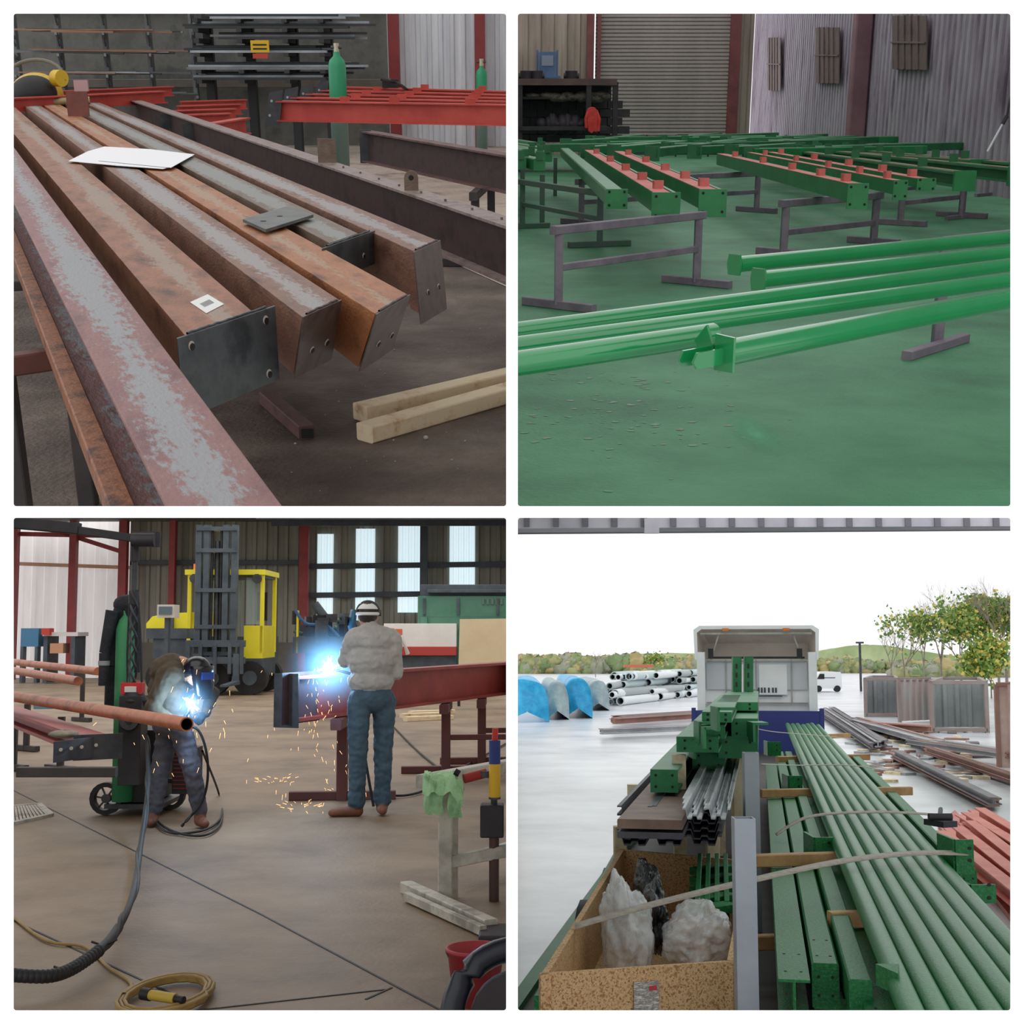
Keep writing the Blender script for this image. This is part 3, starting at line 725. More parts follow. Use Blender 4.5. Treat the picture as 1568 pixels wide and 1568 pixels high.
b=B(r,'plywood_sheet');p=[r.aty(u,v,28) for u,v in ((702,1020),(790,1024),(790,947),(704,948))]
b.plate(p,(0,.05,0),mat('pale_plywood',[(226,204,166),(236,220,188)],scale=1));b.bar(p[0],V((p[0].x,28.3,0)),.06,.06,tdk);b.bar(p[1],V((p[1].x,28.3,0)),.06,.06,tdk);b.done()
b=B(r,'bench_drill');yk=24;kx=yk/F
pb(450,975,540,1000,0,1,dgr);pb(465,960,480,1080,.3,.6,dgr);pb(515,955,540,1082,.2,.6,dgr)
b.cyl(P(495,985,-.1),P(495,950,-.1),.12,steel_dk);b.tube(smooth_path([P(453,935),P(470,955),P(500,958),P(520,975)]),.03,mat('hose_blue',(60,100,150)))
for i in range(26):
    m_=random.choice([dgr,steel_dk,mg,blackm]);c=P(random.uniform(450,545),random.uniform(945,978),random.uniform(.1,.8))
    if i%2:b.box(c,(random.uniform(.08,.3),.2,random.uniform(.06,.25)),m_,random.uniform(0,3))
    else:b.cyl(c,c+V((random.uniform(-.3,.3),0,random.uniform(-.1,.3))),random.uniform(.03,.09),m_)
pb(455,935,458,1000,0,.1,yel)
b.done()
b=B(r,'office_desk');yk=40;kx=yk/F
pb(68,968,122,974,0,1,mat('desk_white',(205,200,200)));pb(70,974,76,1003,0,1,dgr);pb(112,974,118,1003,0,1,dgr);pb(80,985,100,1000,0,.6,mat('cardboard',(190,140,110)));pb(35,962,62,990,0,.5,mat('blue_panel',(70,120,156)));pb(70,962,82,972,-.2,.2,mat('red_box',(190,60,50)))
pb(35,990,39,1003,0,.3,dgr);pb(57,990,61,1003,0,.3,dgr)
pb(70,1003,76,1045,0,1,dgr);pb(112,1003,118,1045,0,1,dgr);pb(35,1003,39,1045,0,.3,dgr);pb(57,1003,61,1045,0,.3,dgr)
b.done()
b=B(r,'control_terminal');yk=31;kx=yk/F
pb(242,926,268,946,0,.5,mat('terminal_cream',(205,200,190)));pb(245,929,265,941,-.03,0,mat('terminal_screen',(90,110,120)));pb(252,946,258,1069,.1,.3,dgr);b.done()
# red beam the right welder works on
b=B(r,'red_steel_beam')
p0=r.at(440,1035,1.2);p1=r.at(800,1012,1.2)
rb=mat('beam_red_brown',[(132,48,46),(164,66,58)],scale=2,rough=.5)
d=(p1-p0).normalized()
b.ibeam(p0,p1,.2,.4,rb,.03)
sd=d.cross(Z)
b.plate([p0+sd*.12+Z*.02,p0-sd*.12+Z*.02,p0-sd*.12-Z*.45,p0+sd*.12-Z*.45],-d*.02,steel_dk)
b.plate([p0+V((0,0,.03)),p0+d*.6+V((0,0,.03)),p0+d*.6-Z*.42,p0-Z*.42],V((-.02,-.14,0)),mat('dark_gusset',[(60,44,54),(84,58,66)],scale=3))
b.done()
b=B(r,'steel_trestle')
for u in (525,683,738):
    zz_=.79
    best=min((p0+(p1-p0)*(i/300) for i in range(301)),key=lambda p:abs(C0+F*(r.R@(p-V((0,0,r.H)))).x/(r.R@(p-V((0,0,r.H)))).y-u))
    c=V((best.x,best.y,0));mm=mat('trestle_redbrown',[(106,54,50),(90,60,58)],scale=3)
    b.bar(c,c+Z*zz_,.1,.1,mm);b.bar(c-V((.5,.0,-.04)),c+V((.5,.1,.04)),.1,.08,mm);b.bar(c+V((0,-.5,zz_-.05)),c+V((0,.5,zz_-.05)),.1,.1,mm)
    if u>600:b.bar(c+V((0,0,.4)),c+V((1.6,.8,.35)),.06,.06,mm)
b.done()
# left: pipes and beams
rt=mat('rust_pipe',[(168,92,58),(190,116,78),(146,80,54)],scale=4,rough=.5,st=(.4,1,1))
b=B(r,'rusty_steel_pipe');b.pipe(r.at(-20,1060,.95),r.at(286,1109,.95),.05,rt,.041,blackm,n=22);b.done()
b=B(r,'rusty_steel_pipe');b.cyl(r.at(-20,1009,1.05),r.at(150,1028,1.05),.055,rt,n=18);b.cyl(r.at(-20,1020,1.05),r.at(120,1043,1.05),.05,rt,n=18);b.done()
b=B(r,'red_steel_beam')
p0=r.at(-20,1072,.8);p1=r.at(150,1128,.8);b.ibeam(p0,p1,.22,.14,rb,.03)
d=(p1-p0).normalized();sd=d.cross(Z)
b.plate([p1+sd*.18+Z*.02,p1-sd*.18+Z*.02,p1-sd*.18-Z*.17,p1+sd*.18-Z*.17],d*.02,steel_dk)
b.plate([r.at(82,1136,.8),r.at(182,1124,.8),r.at(182,1124,.8)-Z*.15,r.at(82,1136,.8)-Z*.15],(0,.03,0),steel_dk)
for u in (94,110,126,148,163,176):
    c=r.at(u,1135-(u-94)*.12,.8)-Z*.06;b.cyl(c-V((0,.012,0)),c-V((0,.004,0)),.013,holeb)
b.done()
b=B(r,'steel_trestle')
for u,v,zt_ in ((92,1182,.62),(40,1150,.62),(125,1105,.95),(20,1180,.62)):
    q=r.at(u,v,0);b.bar(q,q+Z*zt_,.07,.07,tdk);b.bar(q-V((.2,-.15,-.04)),q+V((.2,-.15,.04)),.08,.07,tdk)
q=r.at(92,1182,.6);b.bar(q-V((.3,0,0)),q+V((.4,0,0)),.07,.07,tdk);b.done()
b=B(r,'paint_tin_and_rags');q=r.at(68,1086,.8);b.box(q+Z*.03,(.18,.12,.05),mat('pale_blue_box',(130,180,205)));b.box(q+V((-.07,-.05,.06)),(.05,.04,.02),steel_dk);b.box(q+V((.07,-.05,.06)),(.05,.04,.02),steel_dk);q=r.at(98,1128,.8);b.ball(q+Z*.02,(.12,.1,.03),mat('pale_rag',[(150,146,130),(120,116,104)],scale=9),10,6,noise=.1);b.done()
# jib arm and hoist with feeder
b=B(r,'welding_boom_arm');yk=11.5;kx=yk/F
jm=mat('jib_black',[(30,30,34),(48,48,52)],scale=3)
b.bar(P(10,797),P(215,826),.07,.07,jm);b.bar(P(120,810),P(10,800),.1,.1,jm)
b.cyl(P(205,828,-.08),P(240,828,-.08),.06,jm);b.box(P(222,822),(.2,.14,.08),jm);b.cyl(P(236,815),P(236,838),.05,jm)
b.cyl(P(206,820),P(206,860),.04,jm);b.cyl(P(206,860),P(206,905),.025,steel_dk);b.cyl(P(206,905),P(206,925),.045,jm)
b.bar(P(12,797),V((P(-60,797).x,yk,P(-60,797).z)),.12,.12,jm)
b.done()
b=B(r,'welding_wire_feeder')
for ph in (0,2.1,4.2):
    b.tube([P(207+5*math.cos(ph+v*.09),v,.05*math.sin(ph+v*.09)) for v in range(905,1060,3)],.012,steel_dk,6)
rr=mat('hoist_red',(200,44,48))
b.box(P(208,1053),(.18,.12,.1),rr);b.box(P(208,1054,-.07),(.1,.02,.05),mat('hoist_label',(220,220,220)))
b.box(P(210,1130),(.19,.22,.75),jm);b.lathe(P(210,1080)-Z*.0,[(.1,0),(.12,.05),(.08,.12)],jm)
b.cyl(P(210,1100,-.14),P(210,1100,-.11),.08,steel_dk);b.cyl(P(210,1100,-.15),P(210,1100,-.14),.03,blackm);b.tube([P(200,1060),P(198,1000),P(200,905)],.01,jm);b.tube([P(222,1060),P(219,990),P(212,905)],.01,jm)
b.done(bevel=.01)
b=B(r,'welding_machine')
c=P(205,1165,.5);b.box((c.x,c.y,.42),(.34,.6,.62),blackm);b.box((c.x,c.y,.08),(.5,.7,.04),steel_dk)
c=P(162,1178,.2);c.z=.145;b.pipe(c-V((0,.04,0)),c+V((0,.04,0)),.14,blackm,.1);b.cyl(c-V((0,.03,0)),c+V((0,.03,0)),.04,steel_dk)
for k in range(6):b.bar(c,c+V((.1*math.cos(k),0,.1*math.sin(k))),.015,.015,steel_dk)
c=P(245,1178,.5);c.z=.145;b.pipe(c-V((0,.04,0)),c+V((0,.04,0)),.14,blackm,.1)
c=P(268,1170,.6)
b.box((c.x,c.y,.35),(.2,.3,.4),drk)
for i in range(10):b.box((c.x,c.y-.155,.2+i*.035),(.18,.01,.012),mat('red_radiator',(120,46,40)))
b.done(bevel=.01)
b=B(r,'gas_cylinder');c=P(186,1080,.2);ct=P(186,942,.2);b.lathe((c.x,c.y,.12),[(0,0),(.09,0),(.09,ct.z-.24),(.065,ct.z-.16),(.03,ct.z-.12),(.03,ct.z-.08),(0,ct.z-.08)],mat('cyl_green2',[(58,140,94),(70,156,106)],scale=2));b.done()
b=B(r,'hanging_work_jacket');jk=mat('jacket_black',[(26,30,38),(48,52,60)],scale=5,rough=.8,bump=.4)
def blob(pts,m):
    for i in range(len(pts)-1):b.cyl(pts[i][0],pts[i+1][0],pts[i][1],m,r2=pts[i+1][1],n=12)
b.ball(P(180,925,.3),(.12,.1,.09),jk);blob([(P(178,925,.3),.09),(P(165,960,.3),.07),(P(160,1020,.3),.06),(P(157,1085,.35),.06)],jk)
blob([(P(192,930,.2),.06),(P(203,980,.2),.035),(P(203,1030,.2),.03)],jk);blob([(P(166,935,.15),.06),(P(155,1000,.15),.045),(P(155,1050,.15),.045)],jk)
b.cyl(P(155,1012,.15),P(155,1019,.15),.05,mat('reflective_strip',(150,155,155)));b.done()
# big black cable in front
b=B(r,'welding_cable')
pts=[r.aty(225,1130,11.2),r.aty(227,1200,10.5),r.aty(216,1290,9.2),r.aty(203,1370,7.2),r.aty(175,1430,6.6),r.aty(132,1470,6.2),r.aty(80,1494,5.95),r.aty(5,1492,5.85)]
for p in pts:p.z=max(p.z,.03)
pp=smooth_path(pts,10);b.tube(pp,.018,blackm,10)
b.tube([p+V((.018*math.sin(i*.5),0,.018*math.cos(i*.5))) for i,p in enumerate(pp)],.01,blackm,6)
b.tube(pp[38:],.024,blackm,8)
for i in range(46,len(pp)-1):
    b.ball(pp[i],(.031,.031,.031),jm,8,5);b.ball((pp[i]+pp[i+1])/2,(.025,.025,.025),jm,8,5)
for i in (44,56):b.tube([pp[i]+V((-.06,0,.02)),pp[i],pp[i]+V((.06,0,.03))],.006,jm,5)
b.done()
b=B(r,'welding_cable')
for k in range(2):
    pts=[r.at(225-k*12,1190,.02),r.at(240,1255+k*8,.02),r.at(300,1280-k*6,.02),r.at(338,1260-8*k,.02),r.at(335,1215,.02),r.aty(310,1150,10.7)]
    b.tube(smooth_path(pts),.01,blackm,6)
pts=[r.at(575,1215,.02),r.at(620,1218,.02),r.at(662,1205,.02),r.at(700,1180,.02),r.at(790,1130,.02)];b.tube(smooth_path(pts),.012,blackm,6)
pts=[r.at(600,1110,.02),r.at(640,1150,.02),r.at(690,1190,.02)];b.tube(smooth_path(pts),.012,blackm,6)
b.done()
b=B(r,'yellow_extension_cable');yc=mat('cable_yellow',[(140,112,56),(168,138,76)],scale=6)
c=r.at(256,1530,.01)
pts=[]
for i in range(190):
    t=i*.35;rr_=.15+.03*((i*.35/6.283)%3)/3*1.5+.01*math.sin(i*.7);pts.append(c+V((rr_*math.cos(t),rr_*1.7*math.sin(t),.012+.00012*i)))
b.tube(pts,.009,yc,6)
b.tube(smooth_path([r.at(15,1400,.012),r.at(70,1440,.012),r.at(130,1450,.012),r.at(165,1480,.012),r.at(200,1505,.012),c+V((-.18,0,.02))]),.008,yc,6)
p=c+V((-.04,-.12,.05));b.cyl(p,p+V((.12,-.06,0)),.022,mat('plug_yellow',(190,160,60)));b.cyl(p+V((-.04,.02,0)),p,.026,blackm);b.cyl(p+V((.12,-.06,0)),p+V((.16,-.08,0)),.016,blackm)
b.done()
# bench on the right
gy=mat('grey_white_steel',[(160,158,148),(198,194,182),(140,136,126)],scale=4)
b=B(r,'steel_trestle')
q0=r.at(690,1380,0);yk=q0.y;kx=yk/F
b.bar(P(684,1375),P(684,1195),.085,.085,gy);b.bar(P(697,1380,.1),P(697,1215,.1),.04,.04,gy)
f0=r.at(622,1358,.035);f1=r.at(752,1418,.035);b.bar(f0,f1,.08,.07,gy)
f0=r.at(622,1372,.035);f1=r.at(740,1425,.035);b.bar(f0,f1,.04,.05,gy)
b.bar(P(655,1192),P(690,1190),.09,.08,gy);b.bar(P(650,1190,-.1),P(800,1195,1.2),.085,.08,gy)
b.bar(P(690,1312),P(790,1292),.06,.07,gy);b.bar(P(690,1330,.4),P(790,1325,1),.05,.05,gy)
b.done()
b=B(r,'green_work_cloth');cl=mat('mint_cloth',[(146,196,146),(174,218,168),(124,172,124)],scale=8,rough=.9)
n=14;vs=[]
for j in range(n):
    for i in range(n):
        u=652+60*i/(n-1);s_=j/(n-1)
        yy=-.12 + .24*s_
        drop=max(0,(.35-s_))*70+max(0,(i/(n-1)-.75))*90
        p=P(u,1180+drop+3*math.sin(i*1.3+j*.9),yy-.1);vs.append(p+V((0,.015*math.sin(i*1.7+j),.006*math.sin(i*2.3+j*1.1))))
b.add(vs,[(j*n+i,j*n+i+1,(j+1)*n+i+1,(j+1)*n+i) for j in range(n-1) for i in range(n-1)],cl,True)
vs=[]
for j in range(8):
    for i in range(8):vs.append(P(655+i*4+2*math.sin(j),1185+j*7+ (i%3)*2,-.17+.015*math.sin(i*1.5+j*.7)))
b.add(vs,[(j*8+i,j*8+i+1,(j+1)*8+i+1,(j+1)*8+i) for j in range(7) for i in range(7)],cl,True)
vs=[]
for j in range(8):
    for i in range(6):vs.append(P(690+i*4+2*math.sin(j),1185+j*8,-.15+.015*math.sin(i*1.5+j*.7)))
b.add(vs,[(j*6+i,j*6+i+1,(j+1)*6+i+1,(j+1)*6+i) for j in range(7) for i in range(5)],cl,True)
b.done()
b=B(r,'angle_grinder');b.cyl(P(712,1187,-.05),P(745,1180,0),.028,mat('tool_red',(160,44,40)));b.cyl(P(745,1186,0),P(745,1176,0),.05,steel_dk);b.cyl(P(705,1180,-.05),P(698,1176,-.05),.02,blackm);b.done()
b=B(r,'spray_can')
b.cyl(P(758,1215,-.05),P(758,1165,-.05),.034,mat('can_yellow',(224,180,44)));b.cyl(P(758,1165,-.05),P(758,1130,-.05),.034,mat('can_blue',(40,60,130)));b.cyl(P(758,1130,-.05),P(759,1112,-.05),.018,mat('tool_red2',(200,54,46)));b.cyl(P(758,1217,-.05),P(758,1214,-.05),.036,steel_dk);b.done()
b=B(r,'pipe_stand');q=r.at(757,1435,0);b.cyl(P(757,1435,.0),P(757,1260,0),.03,mat('stand_brown',[(94,58,50),(70,52,48)],scale=5));b.box(P(754,1250,0),(.14,.14,.19),drk);b.cyl(P(757,1240,0),P(757,1215,0),.02,steel_dk);b.box((q.x,q.y-.0,.02),(.16,.3,.04),drk);b.done(bevel=.01)
b=B(r,'red_bucket');rbm=mat('bucket_red',[(158,42,52),(176,64,70)],scale=4)
q=r.at(728,1536,0);b.lathe((q.x,q.y,0),[(0,.0),(.095,0.0),(.122,.22),(.13,.22),(.13,.235),(.118,.235),(.09,.02),(0,.02)],rbm,28);b.lathe((q.x,q.y,.17),[(0,0),(.114,0)],blackm)
b.tube([V((q.x+.128*math.cos(t),q.y-.128*math.sin(t)*.6,.225-.05*math.sin(t))) for t in [math.pi*i/14 for i in range(15)]],.004,steel_dk,5);b.done()
b=B(r,'rubber_tyre')
c=r.aty(792,1562,4.9)
pts=[c+V((.235*math.cos(t),.06*math.sin(t),.235*math.sin(t))) for t in [2*math.pi*i/40 for i in range(41)]]
b.tube(pts,.045,mat('tyre_black',(24,28,40),rough=.35),14);b.cyl(c+V((0,-.02,0)),c+V((0,.03,0)),.17,drk,n=24)
b.done()
b=B(r,'floor_drain_grate');p=[r.at(*q,.01) for q in ((15,1262),(78,1248),(60,1232),(15,1236))]
for i in range(12):
    t=i/11;b.bar(p[0]+(p[1]-p[0])*t,p[3]+(p[2]-p[3])*t,.02,.02,gy)
b.bar(p[0],p[1],.05,.03,gy);b.bar(p[2],p[3],.05,.03,gy);b.bar(p[1],p[2],.05,.03,gy);b.done()
b=B(r,'timber_offcuts')
for u,v in ((648,1096),(660,1092),(655,1101)):
    q=r.at(u,v,.04);b.bar(q-V((.4,0,0)),q+V((.4,.5,0)),.15,.08,tim)
b.done()
# ---------------- people
def capsule(bm,a,c,ra,rb):
    a=V(a);c=V(c);L=(c-a).length
    q=(c-a).to_track_quat('Z','Y').to_matrix().to_4x4() if L>1e-5 else Matrix()
    T=Matrix.Translation(a)@q
    n=12;rings=[]
    prof=[]
    for i in range(5):
        t=-math.pi/2+math.pi/2*i/4;prof.append((ra*math.cos(t),ra*math.sin(t)))
    for i in range(5):
        t=math.pi/2*i/4;prof.append((rb*math.cos(t),L+rb*math.sin(t)))
    for rr_,z in prof:
        rings.append([bm.verts.new(T@V((max(rr_,.0005)*math.cos(2*math.pi*k/n),max(rr_,.0005)*math.sin(2*math.pi*k/n),z))) for k in range(n)])
    for i in range(len(rings)-1):
        for k in range(n):bm.faces.new((rings[i][k],rings[i][(k+1)%n],rings[i+1][(k+1)%n],rings[i+1][k]))
    bm.faces.new(rings[0][::-1]);bm.faces.new(rings[-1])
def ellip(bm,c,rad,rot=None):
    M_=Matrix.Translation(c)@(rot or Matrix())@Matrix.Diagonal((*rad,1))
    bmesh.ops.create_uvsphere(bm,u_segments=18,v_segments=12,radius=1,matrix=M_)
def figure(name,room,origin,prims,voxel=.0095):
    bm=bmesh.new()
    for p in prims:
        if p[0]=='c':capsule(bm,p[1],p[2],p[3],p[4])
        else:ellip(bm,p[1],p[2])
    me=bpy.data.meshes.new(name+'_tmp');bm.to_mesh(me);bm.free()
    o=bpy.data.objects.new(name,me);sc.collection.objects.link(o)
    md=o.modifiers.new('r','REMESH');md.mode='VOXEL';md.voxel_size=voxel
    md=o.modifiers.new('s','SMOOTH');md.iterations=4;md.factor=.5
    dg=bpy.context.evaluated_depsgraph_get();ev=o.evaluated_get(dg)
    m2=bpy.data.meshes.new_from_object(ev);o.modifiers.clear();o.data=m2
    ms=[]
    for p in prims:
        if p[5 if p[0]=='c' else 3] not in ms:ms.append(p[5 if p[0]=='c' else 3])
    m2.materials.clear()
    for m in ms:m2.materials.append(m)
    cloth=set(i for i,m in enumerate(ms) if any(k in m.name for k in ('sweat','trous','shirt','jeans')))
    vm={}
    for f in m2.polygons:
        f.use_smooth=True;c=f.center;best=9;bi=0
        for p in prims:
            if p[0]=='c':
                a=p[1];d=p[2]-a;L2=d.length_squared
                t=max(0,min(1,(c-a).dot(d)/L2)) if L2>0 else 0
                ds=(c-(a+d*t)).length-(p[3]+(p[4]-p[3])*t);mm=p[5]
            else:
                q=c-p[1];k=math.sqrt((q.x/p[2][0])**2+(q.y/p[2][1])**2+(q.z/p[2][2])**2);ds=(k-1)*min(p[2]);mm=p[3]
            if ds<best:best=ds;bi=ms.index(mm)
        f.material_index=bi
        if bi in cloth:
            for vi in f.vertices:vm[vi]=1
    nr=[v.normal.copy() for v in m2.vertices]
    for vi in vm:   # cloth folds
        v=m2.vertices[vi];c=v.co
        v.co=c+nr[vi]*(.009*mnoise.noise(V((c.x*9,c.y*9,c.z*22)))+.006*mnoise.noise(c*30))
    o.matrix_world=room.M@Matrix.Translation(origin)
    return o
def hand(w,d,n,m,s=1.0):
    d=d.normalized();n=(n-d*n.dot(d)).normalized();sd=d.cross(n);out=[]
    out.append(('c',w,w+d*.045*s,.026*s,.03*s,m))
    for i,l in enumerate((.066,.075,.07,.055)):
        o=(i-1.5)*.022*s;k0=w+d*.075*s+sd*o
        out.append(('c',w+d*.04*s+sd*o*.8,k0,.014*s,.0105*s,m))
        k1=k0+(d*.6+n*.8)*l*.5*s;k2=k1+(n*.85-d*.55)*l*.45*s
        out.append(('c',k0,k1,.0105*s,.0095*s,m));out.append(('c',k1,k2,.0095*s,.008*s,m))
    t0=w+d*.02*s-sd*.028*s;t1=t0+(d*.6-sd*.5+n*.6)*.042*s;t2=t1+(d*.5+n*.8+sd*.2)*.03*s
    out+=[('c',t0,t1,.013*s,.011*s,m),('c',t1,t2,.011*s,.009*s,m)]
    return out
skin=mat('skin',(188,140,116),rough=.55);swt=mat('grey_sweatshirt',[(162,160,156),(184,181,176)],scale=7,rough=.9,bump=.3,bscale=9)
jean=mat('blue_grey_trousers',[(54,76,94),(74,98,114)],scale=6,rough=.85,bump=.4,bscale=9);boot=mat('brown_boots',[(104,62,46),(128,80,60)],scale=8,rough=.6)
olive=mat('olive_shirt',[(66,58,46),(88,76,60)],scale=6,rough=.9,bump=.4,bscale=10);jean2=mat('dirty_jeans',[(68,72,86),(98,98,108)],scale=6,rough=.9,bump=.4,bscale=10)
glv=mat('work_glove',[(50,56,66),(70,78,90)],scale=8,rough=.8)
hairm=mat('dark_hair',(44,36,30))
def standing():
    O=r.at(560,1250,0);k=O.y/F
    p=lambda u,v,dy=0:V(((u-560)*k,dy,(1250-v)*k))
    pr=[]
    for u,dy,kn in ((545,0,548),(582,.1,584)):
        pr+= [('c',p(u+3,1078,dy),p(kn,1155,dy-.02),.105,.085,jean),('c',p(kn,1155,dy-.02),p(u+1,1222,dy),.085,.072,jean),('c',p(u+1,1215,dy),p(u+1,1226,dy),.078,.08,jean)]
    pr+= [('c',p(546,1228),p(546,1241),.055,.05,boot),('c',p(548,1242),p(520,1243,-.03),.05,.04,boot),('c',p(520,1243,-.03),p(510,1244,-.04),.04,.035,boot)]
    pr+= [('c',p(583,1228,.1),p(583,1240,.1),.055,.05,boot),('c',p(582,1240,.1),p(586,1241,-.02),.05,.04,boot)]
    pr+= [('e',p(565,1072,.04),(.19,.135,.14),jean)]
    pr+= [('e',p(565,1048,.04),(.205,.155,.12),swt),('e',p(566,1015,.03),(.22,.155,.2),swt),('e',p(566,987,.03),(.235,.15,.15),swt)]
    pr+= [('c',p(540,982,.03),p(594,982,.03),.085,.085,swt),('c',p(563,975,.05),p(561,958,.07),.075,.058,skin),('c',p(563,972,.04),p(563,968,.05),.09,.08,swt)]
    pr+= [('e',p(559,950,.08),(.08,.1,.115),skin),('e',p(559,946,.06),(.084,.098,.105),hairm),('e',p(553,955,.17),(.02,.03,.03),skin)]
    pr+= [('e',p(573,951,.09),(.014,.025,.034),skin),('e',p(545,951,.09),(.014,.025,.034),skin)]
    pr+= [('c',p(538,984,.03),p(524,1018,.08),.08,.065,swt),('c',p(524,1018,.08),p(527,990,.3),.065,.048,swt)]
    pr+= hand(p(527,988,.3),V((.1,.1,.6)),V((.7,.2,0)),glv)
    pr+= [('c',p(598,986,.03),p(602,1035,.06),.085,.068,swt),('c',p(602,1035,.06),p(548,1040,.26),.065,.045,swt)]
    pr+= hand(p(545,1040,.27),V((-1,.1,.05)),V((0,.3,-1)),glv)
    o=figure('standing_welder',r,O,pr)
    b=B(r,'headgear');wh=mat('cap_white',(226,226,224));c=O+p(559,944,.07)
    b.ball(c,(.1,.115,.09),wh,zmin=.35);b.tube([c+V((.095*math.cos(t),.112*math.sin(t),-.01)) for t in [2*math.pi*i/24 for i in range(25)]],.014,wh)
    b.tube([c+V((.096*math.cos(t),.0,.098*math.sin(t))) for t in [math.pi*i/16 for i in range(17)]],.014,steel_dk);b.cyl(c+V((.09,0,0)),c+V((.12,0,0)),.03,steel_dk)
    b.done(parent=o)
    b=B(r,'hand_shield');c=O+p(534,962,.24);bs=mat('shield_blue',(34,96,130),rough=.3)
    n=9;vs=[]
    for j in range(n):
        for i in range(n):
            a_=(i/(n-1)-.5)*2.2;z_=(j/(n-1)-.5)*.27;w_=.12*(1-.25*abs(j/(n-1)-.5)*2)
            vs.append(c+V((-math.cos(a_)*w_*.9+.05,math.sin(a_)*w_+.02,z_)))
    b.add(vs,[(j*n+i,j*n+i+1,(j+1)*n+i+1,(j+1)*n+i) for j in range(n-1) for i in range(n-1)],bs,True)
    b.box(c+V((-.06,0,.03)),(.02,.11,.08),blackm);ob=b.done(parent=o)
    md=ob.modifiers.new('s','SOLIDIFY');md.thickness=.008
    b=B(r,'welding_torch');h=O+p(528,1040,.29);t=O+p(498,1031,.34);b.cyl(h+V((.05,0,-.0)),t,.014,blackm,r2=.01);b.tube(smooth_path([h+V((.05,0,0)),h+V((.12,.1,-.2)),h+V((.1,.2,-.6)),V((h.x+.2,h.y+.2,.02))]),.014,blackm,6);b.done(parent=o)
    return O+p(493,1029,.36)
arc2=standing()
def bending():
    O=r.at(270,1265,0);k=O.y/F
    p=lambda u,v,dy=0:V(((u-270)*k,dy,(1265-v)*k))
    pr=[('c',p(252,1118,.08),p(241,1185,.04),.1,.08,jean2),('c',p(241,1185,.04),p(234,1240,.06),.08,.066,jean2),
        ('c',p(274,1118,-.04),p(296,1178,-.1),.1,.08,jean2),('c',p(296,1178,-.1),p(307,1238,-.06),.08,.066,jean2),
        ('c',p(233,1240,.06),p(232,1252,.06),.052,.05,boot),('c',p(232,1255,.04),p(236,1257,-.1),.048,.038,boot),
        ('c',p(308,1238,-.06),p(308,1252,-.06),.052,.05,boot),('c',p(308,1255,-.07),p(320,1257,-.17),.048,.038,boot),
        ('e',p(260,1112,.02),(.17,.15,.13),jean2),('e',p(256,1090,.02),(.165,.15,.13),olive),('e',p(252,1062,.02),(.17,.165,.18),olive),('e',p(254,1032,.02),(.165,.18,.14),olive),
        ('c',p(252,1028,.14),p(264,1034,-.12),.095,.095,olive),('c',p(272,1024,0),p(288,1030,-.02),.075,.06,skin),
        ('e',p(297,1036,-.02),(.1,.085,.11),skin),('e',p(292,1030,-.02),(.095,.09,.1),hairm),
        ('c',p(258,1036,-.16),p(240,1088,-.22),.08,.064,olive),('c',p(240,1088,-.22),p(272,1106,-.22),.06,.044,olive),
        ('c',p(275,1036,.14),p(314,1068,.16),.078,.062,olive),('c',p(314,1068,.16),p(310,1096,.02),.058,.042,olive)]
    pr+=hand(p(274,1107,-.22),V((1,.25,.1)),V((0,.2,-1)),glv)+hand(p(309,1098,.0),V((-.3,-.5,-.5)),V((-.7,.2,-.2)),glv)
    o=figure('bending_welder',r,O,pr)
    b=B(r,'welding_mask');c=O+p(303,1038,-.03);mk=mat('mask_black',(22,24,32),rough=.25)
    b.ball(c+V((-.03,0,.04)),(.118,.115,.11),mk,zmin=-.3)
    # curved face shell wrapping the front of the head
    n=11;vs=[]
    for j in range(8):
        for i in range(n):
            a_=(i/(n-1)-.5)*3.0-.35;t=j/7;z_=.07-.27*t;w_=.128*(1-.38*t*t)
            vs.append(c+V((-.02+.03*t+math.cos(a_)*w_,math.sin(a_)*w_,z_)))
    b.add(vs,[(j*n+i,j*n+i+1,(j+1)*n+i+1,(j+1)*n+i) for j in range(7) for i in range(n-1)],mk,True)
    b.box(c+V((.075,-.085,-.01)),(.1,.03,.06),mat('lens_blue',(30,60,120),rough=.1),.7);ob=b.done(parent=o);md=ob.modifiers.new('s','SOLIDIFY');md.thickness=.006
    b=B(r,'welding_torch');h=O+p(288,1110,-.23);b.cyl(h+V((-.05,0,-.02)),O+p(294,1092,-.2),.014,blackm);b.tube(smooth_path([h+V((-.05,0,0)),h+V((.12,0,-.05)),h+V((.2,.0,-.3)),h+V((.15,.1,-.6)),V((h.x+.0,h.y,.03))]),.012,blackm,6);b.done(parent=o)
    return O+p(296,1080,-.2)
arc1=bending()
arcm=mat('arc_white',(235,245,255),em=30)
